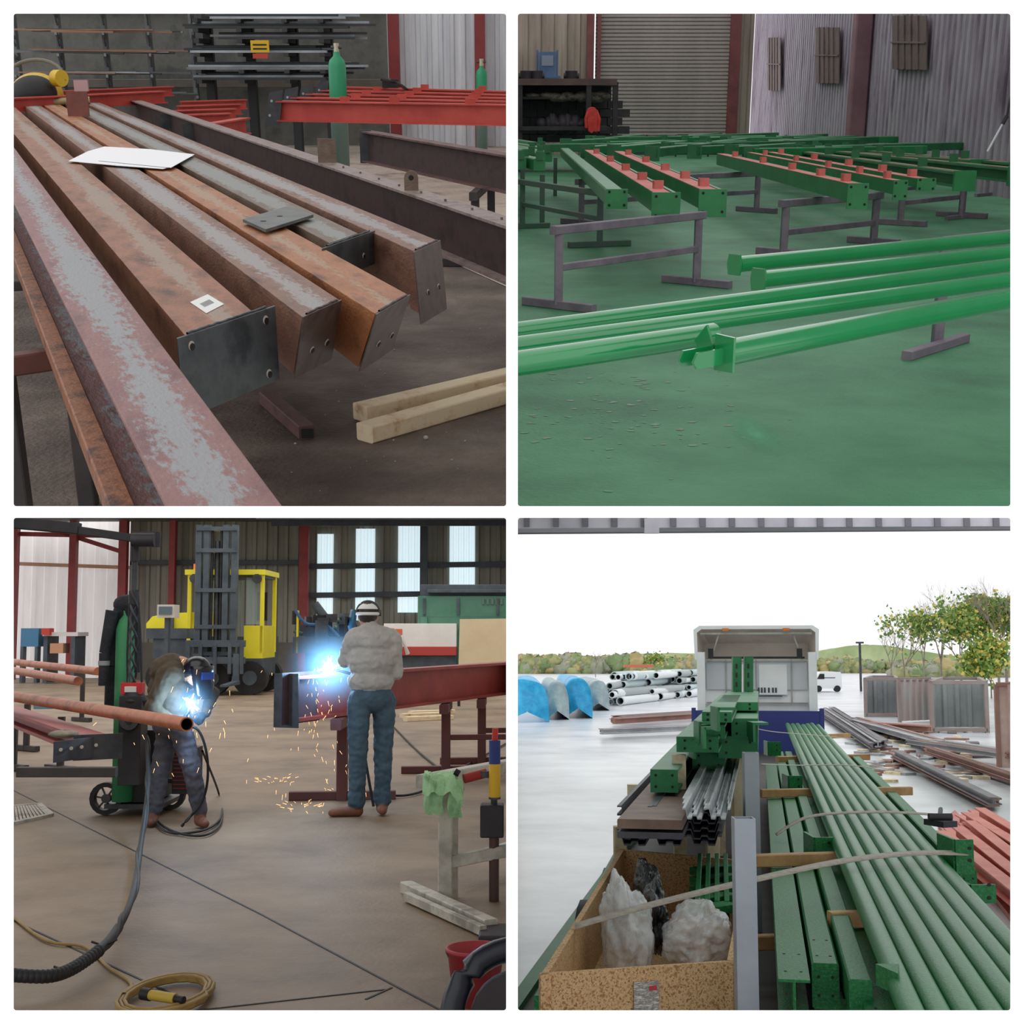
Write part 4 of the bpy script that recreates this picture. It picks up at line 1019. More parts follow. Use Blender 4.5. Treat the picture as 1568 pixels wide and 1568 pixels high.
def glowmat(st):  # emissive falloff added as the bloom around the arc
    m=bpy.data.materials.new('arc_bloom_glow');m.use_nodes=True;N=m.node_tree.nodes;L=m.node_tree.links;N.clear()
    o=N.new('ShaderNodeOutputMaterial');e_=N.new('ShaderNodeEmission');e_.inputs[0].default_value=(.2,.55,1,1)
    tc=N.new('ShaderNodeTexCoord');vl=N.new('ShaderNodeVectorMath');vl.operation='LENGTH';L.new(tc.outputs['Object'],vl.inputs[0])
    mr=N.new('ShaderNodeMapRange');mr.inputs[1].default_value=0;mr.inputs[2].default_value=1;mr.inputs[3].default_value=1;mr.inputs[4].default_value=0
    L.new(vl.outputs['Value'],mr.inputs[0]);pw=N.new('ShaderNodeMath');pw.operation='POWER';pw.inputs[1].default_value=3.5;L.new(mr.outputs[0],pw.inputs[0])
    mu=N.new('ShaderNodeMath');mu.operation='MULTIPLY';mu.inputs[1].default_value=st;L.new(pw.outputs[0],mu.inputs[0]);L.new(mu.outputs[0],e_.inputs[1]);L.new(e_.outputs[0],o.inputs['Volume'])
    return m
for nm,c,rad,en in (('welding_arc',arc2,.05,18),('welding_arc',arc1,.035,14)):
    b=B(r,nm);
    b.ball(c,rad,arcm,12,8);
    for i in range(14):
        t=random.uniform(0,6.28);d=V((math.cos(t),random.uniform(-.5,.5),math.sin(t)))*rad*random.uniform(1.2,2.4);b.cyl(c,c+d,rad*.3,arcm,r2=.002,n=5)
    ao=b.done()
    bm=bmesh.new();bmesh.ops.create_icosphere(bm,subdivisions=3,radius=1);me=bpy.data.meshes.new('arc_bloom_sphere');bm.to_mesh(me);bm.free();me.materials.append(glowmat(17 if rad>.04 else 14))
    g=bpy.data.objects.new('arc_bloom',me);sc.collection.objects.link(g);g.matrix_world=r.M@Matrix.Translation(c)@Matrix.Scale(.5 if rad>.04 else .3,4);g.parent=ao;g.matrix_parent_inverse=ao.matrix_world.inverted()
    l=bpy.data.lights.new('arc_light','POINT');l.energy=en;l.color=(.35,.65,1);l.shadow_soft_size=.05;lo=bpy.data.objects.new('arc_light',l);sc.collection.objects.link(lo);lo.matrix_world=r.M@Matrix.Translation(c+V((-.02,-.12,0)));lo.parent=ao;lo.matrix_parent_inverse=ao.matrix_world.inverted()
spk=mat('spark_orange',(255,190,120),em=2.2)
b=B(r,'welding_sparks')
for i in range(150):
    if i<100:
        c=arc2+V((random.gauss(-.08,.25),random.uniform(-.3,.3),-abs(random.gauss(0,.6))));
    else:c=arc1+V((random.gauss(0,.2),random.uniform(-.3,.3),random.gauss(-.1,.22)))
    if c.z<.02:c.z=.02
    d=V((random.gauss(0,.4),random.gauss(0,.2),-1)).normalized();b.cyl(c,c+d*random.uniform(.015,.05),.002,spk,r2=.001,n=4)
for (u,v) in ((425,1197),(460,1238),(515,1215)):
    c=r.at(u,v,.02)
    for i in range(22):
        t=random.uniform(0,6.28);q=c+V((math.cos(t)*random.uniform(.01,.16)*1.3,math.sin(t)*random.uniform(.02,.4),random.uniform(0,.04)));b.cyl(q,q+V((math.cos(t)*.04,math.sin(t)*.04,.01)),.0022,spk,r2=.001,n=4)
b.done()

# ================================================================== YARD 4
r=R4
b=B(r,'ground');b.quad([(-2,1,0),(260,1,0),(260,420,0),(-2,420,0)],mat('wet_concrete_yard',[(172,176,184),(206,208,214),(226,228,232)],scale=.35,rough=.28,lo=.3,hi=.62,bump=.08,bscale=3,detail=10));b.done()
b=B(r,'ceiling_canopy');y=9;zc=lambda v,yy=9:r.aty(900,v,yy).z
cm=mat('canopy_lilac',[(188,182,198),(212,206,218)],scale=2)
b.hexa([(-1,y,zc(810)),(6,y,zc(803)),(6,y+1.2,zc(808,y+1.2)),(-1,y+1.2,zc(817,y+1.2)),(-1,y,3.9),(6,y,3.9),(6,y+1.2,3.9),(-1,y+1.2,3.9)],cm)
b.bar((-1,y+1.3,zc(818,y+1.3)),(6,y+1.3,zc(808,y+1.3)),.04,.015,mat('canopy_dark',(120,116,128)));b.box((.95,y-.02,zc(806)),(.1,.04,.1),cm)
for i in range(30):b.box((.1+i*.2,y-.01,zc(798)),(.04,.02,.08),mat('canopy_dark',(120,116,128)))
b.done()
# distant landscape
def ridge(name,y,u0,u1,vtop,m,amp=3,step=6):
    b=B(r,name);vs=[];u=u0;f=[]
    k=0
    while u<=u1:
        t=vtop(u)+random.uniform(-amp,amp);p=r.aty(u,t,y);q=V((p.x,y,0));vs+=[q,p,V((p.x,y+20,p.z*.9))];k+=1;u+=step
    for i in range(k-1):
        f+=[(3*i,3*i+3,3*i+4,3*i+1),(3*i+1,3*i+4,3*i+5,3*i+2)]
    b.add(vs,f,m);b.done()
hg=mat('far_fields',[(166,184,128),(196,206,158),(150,170,118)],scale=.03,rough=.9)
ridge('distant_hill',400,780,1560,lambda u:1003-13*math.exp(-((u-1330)/90)**2)-3*math.sin(u*.02),hg,.6)
hedge=[mat('hedge_olive',[(134,142,94),(170,170,118),(110,122,80)],scale=.25,rough=.9),mat('hedge_autumn',[(172,156,104),(196,180,126)],scale=.25),mat('hedge_green',[(108,134,86),(144,162,108)],scale=.25),mat('hedge_grey',[(136,142,118),(164,166,144)],scale=.25)]
def bushes(name,y,u0,u1,vt,n,hs,seedc=hedge):
    b=B(r,name)
    for i in range(n):
        u=random.uniform(u0,u1);p=r.aty(u,vt+random.uniform(-6,6),y);q=p;rz_=random.uniform(.5,1)*hs
        for k in range(5):b.ball((q.x+random.uniform(-rz_,rz_),y+random.uniform(-3,3),max(.4,q.z*random.uniform(.3,1)-rz_*.5)),(rz_*random.uniform(.6,1),rz_,rz_*random.uniform(.5,.9)),random.choice(seedc),10,7,noise=.25)
    b.done()
bushes('hedgerow',250,785,1070,1008,90,2.4)
bushes('hedgerow',260,1240,1400,1012,36,1.8)
bushes('hedgerow',200,1380,1570,1020,50,2.4)
bark=mat('bark',[(122,112,100),(154,142,128)],scale=3)
def tree(u,vb,vt,y,leaf=None,nleaf=0,seed=1,lean=0,depth=6,wide=.5,lo=.25):
    rnd=random.Random(seed);b=B(r,'tree');base=r.aty(u,vb,y);base.z=0;H_=r.aty(u,vt,y).z
    tips=[]
    def br(p,d,L,rad,k):
        q=p+d*L;n=5 if k>3 else 3
        b.cyl(p,q,rad,bark,r2=rad*.65,n=n);tips.append(q)
        if k==0:return
        for j in range(3 if k>2 else 2):
            nd=(d+V((rnd.gauss(0,wide),rnd.gauss(0,wide),rnd.gauss(.12,.22)))).normalized();br(q,nd,L*rnd.uniform(.64,.88),rad*.62,k-1)
    br(base,V((lean,0,1)).normalized(),H_*.25,H_*.014,depth)
    if leaf:
        for i in range(nleaf):
            t=rnd.choice(tips)
            if t.z<H_*lo:continue
            c=t+V((rnd.gauss(0,.35),rnd.gauss(0,.35),rnd.gauss(0,.35)));s_=rnd.uniform(.08,.2)
            a=V((rnd.gauss(0,1),rnd.gauss(0,1),rnd.gauss(0,1))).normalized()*s_;d2=a.cross(V((rnd.gauss(0,1),rnd.gauss(0,1),rnd.gauss(0,1)))).normalized()*s_
            b.quad([c-a,c-d2,c+a,c+d2],rnd.choice(leaf))
    b.done()
lg=[mat('leaf_green',(142,172,78)),mat('leaf_dark',(104,140,66)),mat('leaf_dark',(104,140,66)),mat('leaf_yellow',(216,200,100))]
tree(1385,1040,925,120,lg,900,3,depth=6,wide=.38)
tree(1442,1040,895,125,None,0,5,depth=6,wide=.35)
tree(1500,1050,880,110,lg,5500,8,depth=6,wide=.4)
tree(1542,1050,862,105,None,0,11,depth=6,wide=.35)
tree(1530,1050,890,107,lg,3000,12,depth=5,wide=.35)
tree(1472,1045,905,118,lg,1500,21,depth=6,wide=.35)
tree(1365,1035,940,140,None,0,9,depth=5,wide=.35)
tree(1415,1035,930,140,None,0,19,depth=6,wide=.35)
tree(1518,1060,975,90,[lg[3],lg[0],lg[1]],4000,13,depth=5,lo=0)
tree(912,1030,990,200,None,0,15,depth=5)
tree(1005,1030,996,200,lg,500,16,depth=5)
b=B(r,'lamp_post');q=r.aty(1318,1040,110);q.z=0;b.cyl(q,V((q.x,q.y,r.aty(1318,985,110).z)),.1,steel_dk);b.box(V((q.x,q.y,r.aty(1318,984,110).z)),(.6,.3,.15),steel_dk);b.done()
# tarps
tb=mat('blue_tarp',[(20,142,200),(40,172,224),(90,196,234)],scale=1.2,rough=.4);tgm=mat('grey_tarp',[(140,160,165),(184,198,202)],scale=1.2,rough=.5)
def tarp(u0,u1,vb,vt,m,L=14,seed=0):
    p=r.at(u0,vb,0);q=r.at(u1,vb,0);w=(q.x-p.x)/2;h=r.aty(u0,vt,p.y).z;cx=(p.x+q.x)/2
    b=B(r,'tarpaulin_covered_stack');n=40;vs=[];rows=[]
    # front face rings (draped end), then the body running back
    for f in (.02,.3,.55,.75,.9,.98):rows.append((p.y-.45*(1-f)**1.5*1.2,f))
    for j in range(1,18):rows.append((p.y+L*j/17,1.0))
    for yy,sc_ in rows:
        for i in range(n):
            t=math.pi*i/(n-1);ct=math.cos(t);stt=math.sin(t)
            x=-abs(ct)**.75*(1 if ct>0 else -1)*w*sc_;z=abs(stt)**.7*h*sc_+(0 if sc_>=1 else (1-sc_)*h*.25)
            nz_=mnoise.noise(V((x*1.1+seed*7,yy*.8,z*1.1)))*.28
            vs.append(V((cx+x*(1+nz_*.12),yy+nz_*.8,max(0,z*(1+nz_*.25)))))
    b.add(vs,[(j*n+i,j*n+i+1,(j+1)*n+i+1,(j+1)*n+i) for j in range(len(rows)-1) for i in range(n-1)],m,True)
    b.done()
tarp(772,842,1106,1040,tb,seed=1);tarp(834,872,1102,1044,tgm,seed=2);tarp(862,908,1100,1038,tb,seed=3);tarp(898,934,1088,1042,tgm,seed=4)
b=B(r,'wrapped_pipe_stack');wp=[mat('wrap_white',(232,238,240)),mat('wrap_blueish',(196,212,214)),mat('wrap_grey',(170,178,178))]
for i in range(120):
    u=random.uniform(932,1064);v=1080-(u-932)*.12;p=r.at(u,v+random.uniform(-4,3),0);row=random.choice((0,0,1,1,2,3));rr_=random.uniform(.18,.26)
    b.pipe(p+Z*(rr_+row*.46),p+Z*(rr_+row*.46)+V((random.uniform(1.5,3),8,0)),rr_,random.choice(wp),rr_*.75,wp[2],n=10)
b.done()
b=B(r,'timber_stack')
for i in range(8):
    p=r.at(975+i*3,1062,0);b.box((p.x,p.y+i,1.1+.25*(i%3)*2),(2.2,.6,.2),mat('orange_timber',(206,120,90)))
b.box(r.at(985,1068,0)+Z*.5,(3.4,2,1.0),steel_dk)
b.done()
# steel piles in the yard
yd=[mat('yard_rust',[(140,102,92),(170,128,116)],scale=.8),mat('yard_dark',[(98,92,98),(130,124,128)],scale=.8),mat('yard_grey',[(150,150,156),(184,184,188)],scale=.8)]
def pile(name,u0,v0,u1,v1,n,spread,ms,sz=.22,hz=0.6):
    b=B(r,name)
    for i in range(n):
        du=random.uniform(-spread,spread);dv=random.uniform(-spread,spread)*.25;z=random.choice((0.12,.36,hz))
        p=r.at(u0+du,v0+dv,z);q=r.at(u1+du,v1+dv,z);b.ibeam(p,q,sz,sz,random.choice(ms),.03)
    b.done()
pile('steel_section_pile',928,1118,1080,1112,8,10,[yd[1],yd[0],yd[2]],.16,.3)
pile('steel_section_pile',945,1098,1075,1090,12,12,[yd[1],yd[0]],.2,.5)
pile('steel_section_pile',1265,1085,1345,1135,14,12,yd,.16,.3)
pile('steel_section_pile',1310,1100,1440,1135,12,10,yd,.16,.25)
pile('steel_section_pile',1370,1150,1520,1222,9,10,[yd[1],yd[0]],.13,.2)
pile('steel_section_pile',1420,1145,1560,1190,10,10,yd,.13,.2)
pile('steel_section_pile',1320,1106,1420,1112,8,6,[yd[0],mat('yard_red',(196,100,90))],.2,.3)
pile('steel_section_pile',1400,1130,1540,1150,14,12,yd,.13,.2)
def redpile(n,u0,v0,u1,v1,sx_,name='red_steel_beam'):
    b=B(r,name)
    for i in range(n):
        du=(i-n/2)*sx_;p=r.at(u0+du,v0-du*.35,.18+.18*(i%2));q=r.at(u1+du,v1-du*.35,.18+.18*(i%2));b.ibeam(p,q,.16,.16,mat('salmon_beam',[(206,110,98),(224,134,120)],scale=2),.02)
    b.done()
redpile(7,1470,1262,1640,1395,11)
redpile(4,1490,1240,1640,1330,10)
b=B(r,'red_painted_slab');p=[r.at(*q,.06) for q in ((1436,1262),(1462,1240),(1640,1420),(1600,1470))];b.plate(p,(0,0,-.055),mat('red_slab',[(190,104,100),(212,130,122)],scale=1));b.done()
b=B(r,'yard_debris')
for i in range(110):
    u=random.uniform(1300,1500);v=random.uniform(1115,1195);p=r.at(u,v,.03);b.box(p,(random.uniform(.1,.5),random.uniform(.1,.8),.06),random.choice(yd+[tim]),random.uniform(0,3))
b.done()
# containers
fr=mat('container_frame',[(150,126,120),(160,156,156)],scale=.5)
def container(u0,u1,vb,vt,m,L=10,mi_=None):
    p=r.at(u0,vb,0);q=r.at(u1,vb,0);h=r.aty(u0,vt,p.y).z
    b=B(r,'open_storage_container');sh=p.x/p.y*L*1.15;sq=sh*.9
    b.corr((p.x,p.y+.2,0),(p.x+sh,p.y+L,0),.05,h,m,.4,.08);b.corr((q.x,p.y,0),(q.x+sq,p.y+L,0),.05,h,m,.4,.08)
    b.corr((p.x+sh*.3,p.y+L*.3,0),(q.x+sq*.3,p.y+L*.3,0),.05,h,mi_ or m,.4,.12)
    for x in (p.x,q.x):b.bar((x,p.y,0),(x,p.y,h),.14,.14,fr)
    b.bar((p.x,p.y,h),(q.x,p.y,h),.14,.14,fr);b.bar((p.x,p.y,.1),(q.x,p.y,.1),.14,.14,fr)
    b.bar((p.x+sh,p.y+L,h),(q.x+sq,p.y+L,h),.14,.14,fr);b.bar((p.x,p.y,h),(p.x+sh,p.y+L,h),.14,.14,fr);b.bar((q.x,p.y,h),(q.x+sq,p.y+L,h),.14,.14,fr)
    b.done()
cgm=mat('container_grey',[(150,153,156),(184,186,188)],scale=.5)
container(1326,1376,1098,1040,cgm,9);container(1428,1512,1122,1045,cgm,10)
b=B(r,'open_storage_container');p=r.at(1378,1106,0);q=r.at(1426,1104,0);h=r.aty(1378,1040,p.y).z
b.corr(p,q,.05,h,mat('container_door',[(186,182,182),(196,164,156)],scale=.6),.4,.08);b.corr(q,q+V((4,9,0)),.05,h,cgm,.4,.06);b.bar(p,p+Z*h,.14,.14,fr);b.bar(p+Z*h,q+Z*h,.14,.14,fr);b.done()
b=B(r,'rusty_steel_skip');p=r.at(1530,1175,0);p.z=0;sk=mat('skip_rust',[(184,140,130),(214,190,184)],scale=.8);b.corr(p,p+V((3,-1,0)),0,2.0,sk,.4,.06);b.corr(p,p+V((3.2,7,0)),0,2.0,sk,.4,.06);b.bar(p+Z*2,p+V((3,-1,2)),.1,.1,yd[0]);b.bar(p,p+Z*2,.1,.1,yd[0]);b.done()
# van
b=B(r,'white_van');p=r.at(1268,1060,0);wv=mat('van_white',(232,236,238),rough=.3)
prof=[(-2.6,.4),(-2.6,1.2),(-2.2,1.35),(-1.5,2.0),(-1.2,2.15),(2.3,2.15),(2.5,1.9),(2.5,.4)]
b.plate([p+V((x*.45,0,z_*.75)) for x,z_ in prof],(0,4,0),wv);b.plate([p+V((x*.45,-.03,z_*.75)) for x,z_ in ((-1.9,1.4),(-1.4,1.95),(-.6,1.95),(-.6,1.4))],(0,.02,0),blackm)
b.box(p+V((0,-.02,1.15)),(1.2,.02,.05),blackm)
for x in (-.75,.75):b.cyl(p+V((x,-.05,.28)),p+V((x,.3,.28)),.26,blackm)
b.done()
# ---- truck
e4=r.vp(1163,1010);s4=e4.cross(Z);az=math.atan2(e4.y,e4.x)-math.pi/2
TC=r.aty(1158,1010,27.0);TC.z=0
def TP(x,y,z):return TC+s4*x+e4*y+Z*z
wt=mat('truck_white',[(226,227,230),(240,240,243)],scale=1,rough=.35);wg=mat('truck_grey',[(140,136,132),(170,166,160)],scale=2);nv=mat('navy_headboard',(44,54,124),rough=.5)
b=B(r,'lorry')
def tb_(x0,x1,y0,y1,z0,z1,m):
    b.hexa([TP(x0,y0,z0),TP(x1,y0,z0),TP(x1,y1,z0),TP(x0,y1,z0),TP(x0,y0,z1),TP(x1,y0,z1),TP(x1,y1,z1),TP(x0,y1,z1)],m)
tb_(-1.15,1.15,0,2.2,.9,2.6,wt)
tb_(-1.0,1.0,-.04,0,2.0,2.55,mat('cab_back_panel',(200,203,208)));tb_(-.5,-.1,-.06,-.03,1.9,2.5,wt);tb_(.05,.6,-.06,-.03,1.9,2.5,wt)
for x in (-.62,-.02,.68):tb_(x,x+.02,-.07,-.02,1.75,2.6,wg)
tb_(-1.18,-1.02,-.3,1.8,1.0,2.75,wt);tb_(1.02,1.18,-.3,1.8,1.0,2.75,wt)
for z_ in (1.72,2.56):tb_(-1.0,1.0,-.07,-.03,z_,z_+.025,wg)
fo=[(-1.22,2.6),(-1.24,3.2),(-1.12,3.28),(1.12,3.28),(1.24,3.2),(1.22,2.6)]
fi=[(-1.16,2.6),(-1.17,3.14),(-1.08,3.21),(1.08,3.21),(1.17,3.14),(1.16,2.6)]
vs=[TP(x,-.3,z_) for x,z_ in fo]+[TP(x,-.3,z_) for x,z_ in fi]+[TP(x*.8,2.0,2.6+(z_-2.6)*.15) for x,z_ in fo]
b.add(vs,[(i,i+1,12+i+1,12+i) for i in range(5)],wt,True);b.add(vs,[(i,i+1,6+i+1,6+i) for i in range(5)],wt)
fim=mat('fairing_inside',[(196,184,174),(216,206,196)],scale=1.5)
vs2=[TP(x,-.3,z_) for x,z_ in fi]+[TP(x*.9,.5,2.6+(z_-2.6)*.55) for x,z_ in fi]
b.add(vs2,[(i,i+1,7+i,6+i) for i in range(5)],fim)
b.add([vs2[6+i] for i in range(6)],[tuple(range(6))],fim)
for x in (-.9,.9):b.bar(TP(x,-.25,2.6),TP(x*.8,-.25,3.15),.03,.03,wg)
b.bar(TP(-1.1,-.28,3.12),TP(1.1,-.28,3.12),.04,.04,wg);b.bar(TP(-.95,-.28,2.64),TP(.95,-.28,2.64),.05,.04,blackm)
for x in (-.9,.85):b.box(TP(x,-.33,2.72),(.1,.05,.2),blackm)
for x in (-.6,.6):b.box(TP(x,-.34,3.2),(.12,.05,.05),mat('marker_orange',(220,120,50)))
tb_(-1.25,1.25,-.7,-.6,.75,1.6,nv)
tb_(-1.28,-1.2,-.72,-.58,.75,1.65,nv);tb_(1.2,1.28,-.72,-.58,.75,1.65,nv)
lt=mat('lettering_dark',(60,62,80))
for i,x in enumerate((.02,.08,.14,.22,.3,.36)):tb_(x,x+.035,-.075,-.06,1.94,2.04,lt)
tb_(0,.5,-.075,-.06,1.86,1.88,lt)
for x in (-1.0,1.0):
    for y_ in (.6,-3,-17,-18.4):
        b.cyl(TP(x-.15,y_,.5),TP(x+.15,y_,.5),.5,blackm,n=20)
tb_(-1.2,1.2,-22.5,-.6,.62,.78,mat('trailer_deck',[(52,48,50),(76,68,66)],scale=2))
tb_(-1.27,-1.19,-22.5,-.6,.55,.82,grd);tb_(1.19,1.27,-22.5,-.6,.55,.82,grd)
b.done(rz=az)
# ---- pipes
wetg=mat('wet_green_paint',[(26,104,56),(38,124,68),(80,164,108)],scale=60,rough=.45,bump=.25,bscale=90,detail=3,spec=.3,lo=.4,hi=.8)
wetp=mat('wet_green_tube_paint',[(24,108,56),(34,126,66),(96,180,122)],scale=80,rough=.35,bump=.12,bscale=90,detail=3,spec=.35,lo=.42,hi=.84)
for i in range(7):
    p=r.at(1412+i*43,1570,1.42);b=B(r,'green_steel_tube');L=21.0;off=random.uniform(-.6,.4)
    b.pipe(p+V((0,0,-.045+(.0 if i%2 else .004))),p+e4*(L+off)+Z*-.045,.046,wetp,.038,drk,n=22);b.done(rz=az)
def longbeam(uL,uR,v,z,L,h,m=wetg,name='green_steel_beam',holes=True,kind='b'):
    a_=r.at(uL,v,z);c_=r.at(uR,v,z);w=(c_-a_).x;m0=(a_+c_)/2;b=B(r,name)
    if kind=='b':b.bar(m0-Z*h/2,m0+e4*L-Z*h/2,w,h,m)
    else:b.ibeam(m0,m0+e4*L,w,h,m,.012)
    if holes:
        for y_ in (.15,.5,3,3.3):
            for x in (-.25,.25):
                c=m0+e4*y_+s4*w*x;b.cyl(c,c+Z*.002,.007,hole,n=8)
        for x in (-.25,.25):
            for zz_ in (.3,.7):c=m0+s4*w*x-Z*h*zz_-e4*.0;b.cyl(c,c-e4*.002,.007,hole,n=8)
    b.done(rz=az)
longbeam(1192,1240,1500,1.25,12,.2,kind='i')
longbeam(1243,1284,1475,1.25,14,.2)
longbeam(1283,1310,1530,1.05,12,.25)
longbeam(1330,1395,1560,1.2,14,.15)
longbeam(1420,1560,1560,1.1,14,.2,holes=False)
longbeam(1300,1335,1500,1.28,14,.15,holes=False)
longbeam(1470,1495,1330,1.3,10,.2)
b=B(r,'timber_bearer')
for v,u0,u1,z in ((1443,1155,1310,1.0),(1318,1155,1285,1.3),(1215,1165,1395,1.3),(1163,1190,1330,1.28),(1130,1215,1300,1.25),(1408,1270,1450,1.25)):
    b.bar(r.at(u0,v,z),r.at(u1,v-4,z),.08,.08,mat('wet_timber',[(170,124,80),(202,158,110)],scale=6))
b.done()
b=B(r,'green_end_bracket')
for (u,v,z,w,h) in ((1262,1290,1.38,.13,.17),(1218,1193,1.38,.14,.17),(1476,1296,1.5,.11,.2),(1186,1140,1.4,.18,.2),(1505,1360,1.35,.14,.1)):
    c=r.at(u,v,z);b.box(c-Z*h*.3,(w,.02,h),wetg,.1);b.box(c+V((-w/2,.15,-h*.3)),(.02,.3,h),wetg)
    for dz in (-.02,.05):b.cyl(c+V((.03,-.012,dz-h*.3)),c+V((.03,-.014,dz-h*.3)),.011,hole,n=8)
c=r.at(1368,1485,1.44);b.plate([c+V((-.04,.1,0)),c+V((.0,-.06,0)),c+V((.05,.1,0))],(0,0,-.08),wetg)
b.done()
# box + decking + posts
osb=mat('osb_board',[(160,114,72),(200,158,108),(220,186,140),(146,102,64)],scale=60,rough=.75,st=(1,1,1),detail=2,lo=.35,hi=.65)
b=B(r,'osb_crate')
zt_=1.2
A=r.at(828,1492,zt_);Bq=r.at(1123,1472,zt_);Cq=r.at(1150,1318,zt_);Dq=r.at(950,1300,zt_)
def wl(p,q,t=.02,zb=.78):
    d=(q-p).normalized();n=V((-d.y,d.x,0))
    b.plate([V((p.x,p.y,zb)),V((q.x,q.y,zb)),q,p],n*t,osb)
wl(A,Bq,.03);wl(Bq,Cq,.03);wl(Dq,Cq,-.03);wl(A,Dq,-.03)
b.quad([V((p.x,p.y,.8)) for p in (A,Bq,Cq,Dq)],osb)
d=(Bq-A)
lb=A+d*.47;b.plate([lb+V((0,-.01,-.06)),lb+d*.13+V((0,-.01,-.06)),lb+d*.13+V((0,-.01,-.3)),lb+V((0,-.01,-.3))],(0,-.003,0),mat('shipping_label',[(225,222,215),(120,110,105),(232,228,222)],scale=60,st=(.3,1,2)))
b.plate([lb+d*.08+V((0,-.016,-.08)),lb+d*.12+V((0,-.016,-.08)),lb+d*.12+V((0,-.016,-.1)),lb+d*.08+V((0,-.016,-.1))],(0,-.002,0),mat('label_red',(190,60,60)))
for k in (.03,.97):
    c=A+d*k;b.plate([c+V((-.02,-.005,0)),c+V((.02,-.005,0)),V((c.x+.02,c.y-.005,.78)),V((c.x-.02,c.y-.005,.78))],(0,-.004,0),osb)
b.done()
def bag(u,v,z,rad,m,name,seed=0,tall=1.0,peak=.0):
    b=B(r,name);c=r.at(u,v,z);nu,nv_=64,44;vs=[]
    for j in range(nv_+1):
        ph=-math.pi/2+math.pi*j/nv_
        for i in range(nu):
            t=2*math.pi*i/nu
            d_=V((math.cos(ph)*math.cos(t),math.cos(ph)*math.sin(t),math.sin(ph)))
            k=1+.32*mnoise.noise(d_*1.4+V((seed,0,0)))+.2*abs(mnoise.noise(d_*3.3+V((0,seed,0))))-.14*abs(mnoise.noise(d_*6.5+V((0,0,seed))))
            vs.append(c+V((rad[0]*d_.x*k+peak*max(0,d_.z)**2,rad[1]*d_.y*k,rad[2]*d_.z*k*tall)))
    b.add(vs,[(j*nu+i,j*nu+(i+1)%nu,(j+1)*nu+(i+1)%nu,(j+1)*nu+i) for j in range(nv_) for i in range(nu)],m,True)
    b.done()
clr=mat('clear_polythene',[(216,219,224),(244,246,248),(226,218,212)],scale=9,rough=.15,alpha=.62,bump=.5,bscale=25)
bag(958,1425,1.12,(.14,.28,.26),clr,'clear_plastic_bag',1,peak=-.04);bag(1065,1435,1.1,(.17,.32,.17),clr,'clear_plastic_bag',4,peak=.05)
bpl=mat('black_polythene',[(22,22,26),(50,50,56)],scale=9,rough=.25,bump=.8,bscale=18)
bag(1003,1405,1.1,(.07,.3,.2),bpl,'black_plastic_bag',7);bag(990,1355,1.2,(.08,.25,.15),bpl,'black_plastic_bag',9)
b=B(r,'cardboard_box');c=r.at(1065,1440,1.0);b.box(c,(.22,.3,.2),mat('cardboard2',(206,140,100)),.3);b.done()
b=B(r,'green_steel_cleats')
for i in range(5):
    p=r.at(1065,1395-i*15,1.15);q=r.at(1120,1388-i*15,1.15);b.bar(p,q,.12,.05,wetg)
for i in range(4):b.bar(r.at(1068+i*15,1395,1.12),r.at(1072+i*13,1320,1.2),.03,.12,wetg)
b.done()
gal=mat('galvanised_steel',[(166,172,178),(200,204,208),(146,150,158)],scale=5,rough=.35,metal=.3,st=(1,.3,1))
gald=mat('galvanised_dark',[(72,72,82),(98,98,108)],scale=6,rough=.5,metal=.2)
b=B(r,'steel_decking_stack')
def deck(uL,uR,v,z,L,m,k=3):
    a_=r.at(uL,v,z);c_=r.at(uR,v,z);w=(c_-a_).x/k;t=.005
    for j in range(k):
        x0=a_+V((w*j,0,0))
        pr=[(0,.06),(.12,.06),(.2,0),(.38,0),(.42,.02),(.58,.02),(.62,0),(.8,0),(.88,.06),(1,.06)]
        pts=[(x*w,z_) for x,z_ in pr];pts+=[(x,z_-t*2) for x,z_ in pts[::-1]]
        b.sec(x0,x0+e4*L,pts,m)
for j in range(4):
    deck(945,1105,1292-j*11,1.36,7,gald,3)
for j in range(4):
    deck(945,1105,1283-j*12,1.39+j*.045,7,gald,3)
for j in range(3):
    deck(1045,1118,1252-j*8,1.62,9,gal,2)
p=r.at(945,1255,1.58);q=r.at(1045,1255,1.58);b.bar((p+q)/2-Z*.03,(p+q)/2+e4*6-Z*.03,(q-p).x,.06,mat('deck_timber',[(122,98,90),(154,126,112)],scale=4))
b.bar((p+q)/2-Z*.1,(p+q)/2+e4*6-Z*.1,(q-p).x,.04,gald)
b.done()
b=B(r,'timber_packers')
for pp_ in (r.at(960,1290,1.3),r.at(1110,1290,1.3)):
    b.bar(V((pp_.x,pp_.y+.6,.78)),V((pp_.x,pp_.y+.6,1.34)),.1,.1,tim);b.bar(V((pp_.x+.4,pp_.y+4,.78)),V((pp_.x+.4,pp_.y+4,1.34)),.1,.1,tim)
b.done()
gp=mat('grey_post',[(146,152,162),(164,170,180)],scale=2,rough=.4)
def post(u0,u1,vt,y,name='grey_square_post'):
    a_=r.aty(u0,vt,y);c_=r.aty(u1,vt,y);w=c_.x-a_.x;c=(a_+c_)/2;b=B(r,name)
    t=w/2;ti=t*.86
    for sx_,sy_ in ((0,-1),(0,1),(-1,0),(1,0)):
        cx=c.x+sx_*(t+ti)/2;cy=y+sy_*(t+ti)/2;hx=t if sx_==0 else (t-ti)/2;hy=(t-ti)/2 if sx_==0 else ti
        b.box((cx,cy,(c.z+.7)/2),(hx*2,hy*2,c.z-.7),gp)
    b.box((c.x,y,c.z-.12),(ti*2,ti*2,.01),drk)
    b.done()
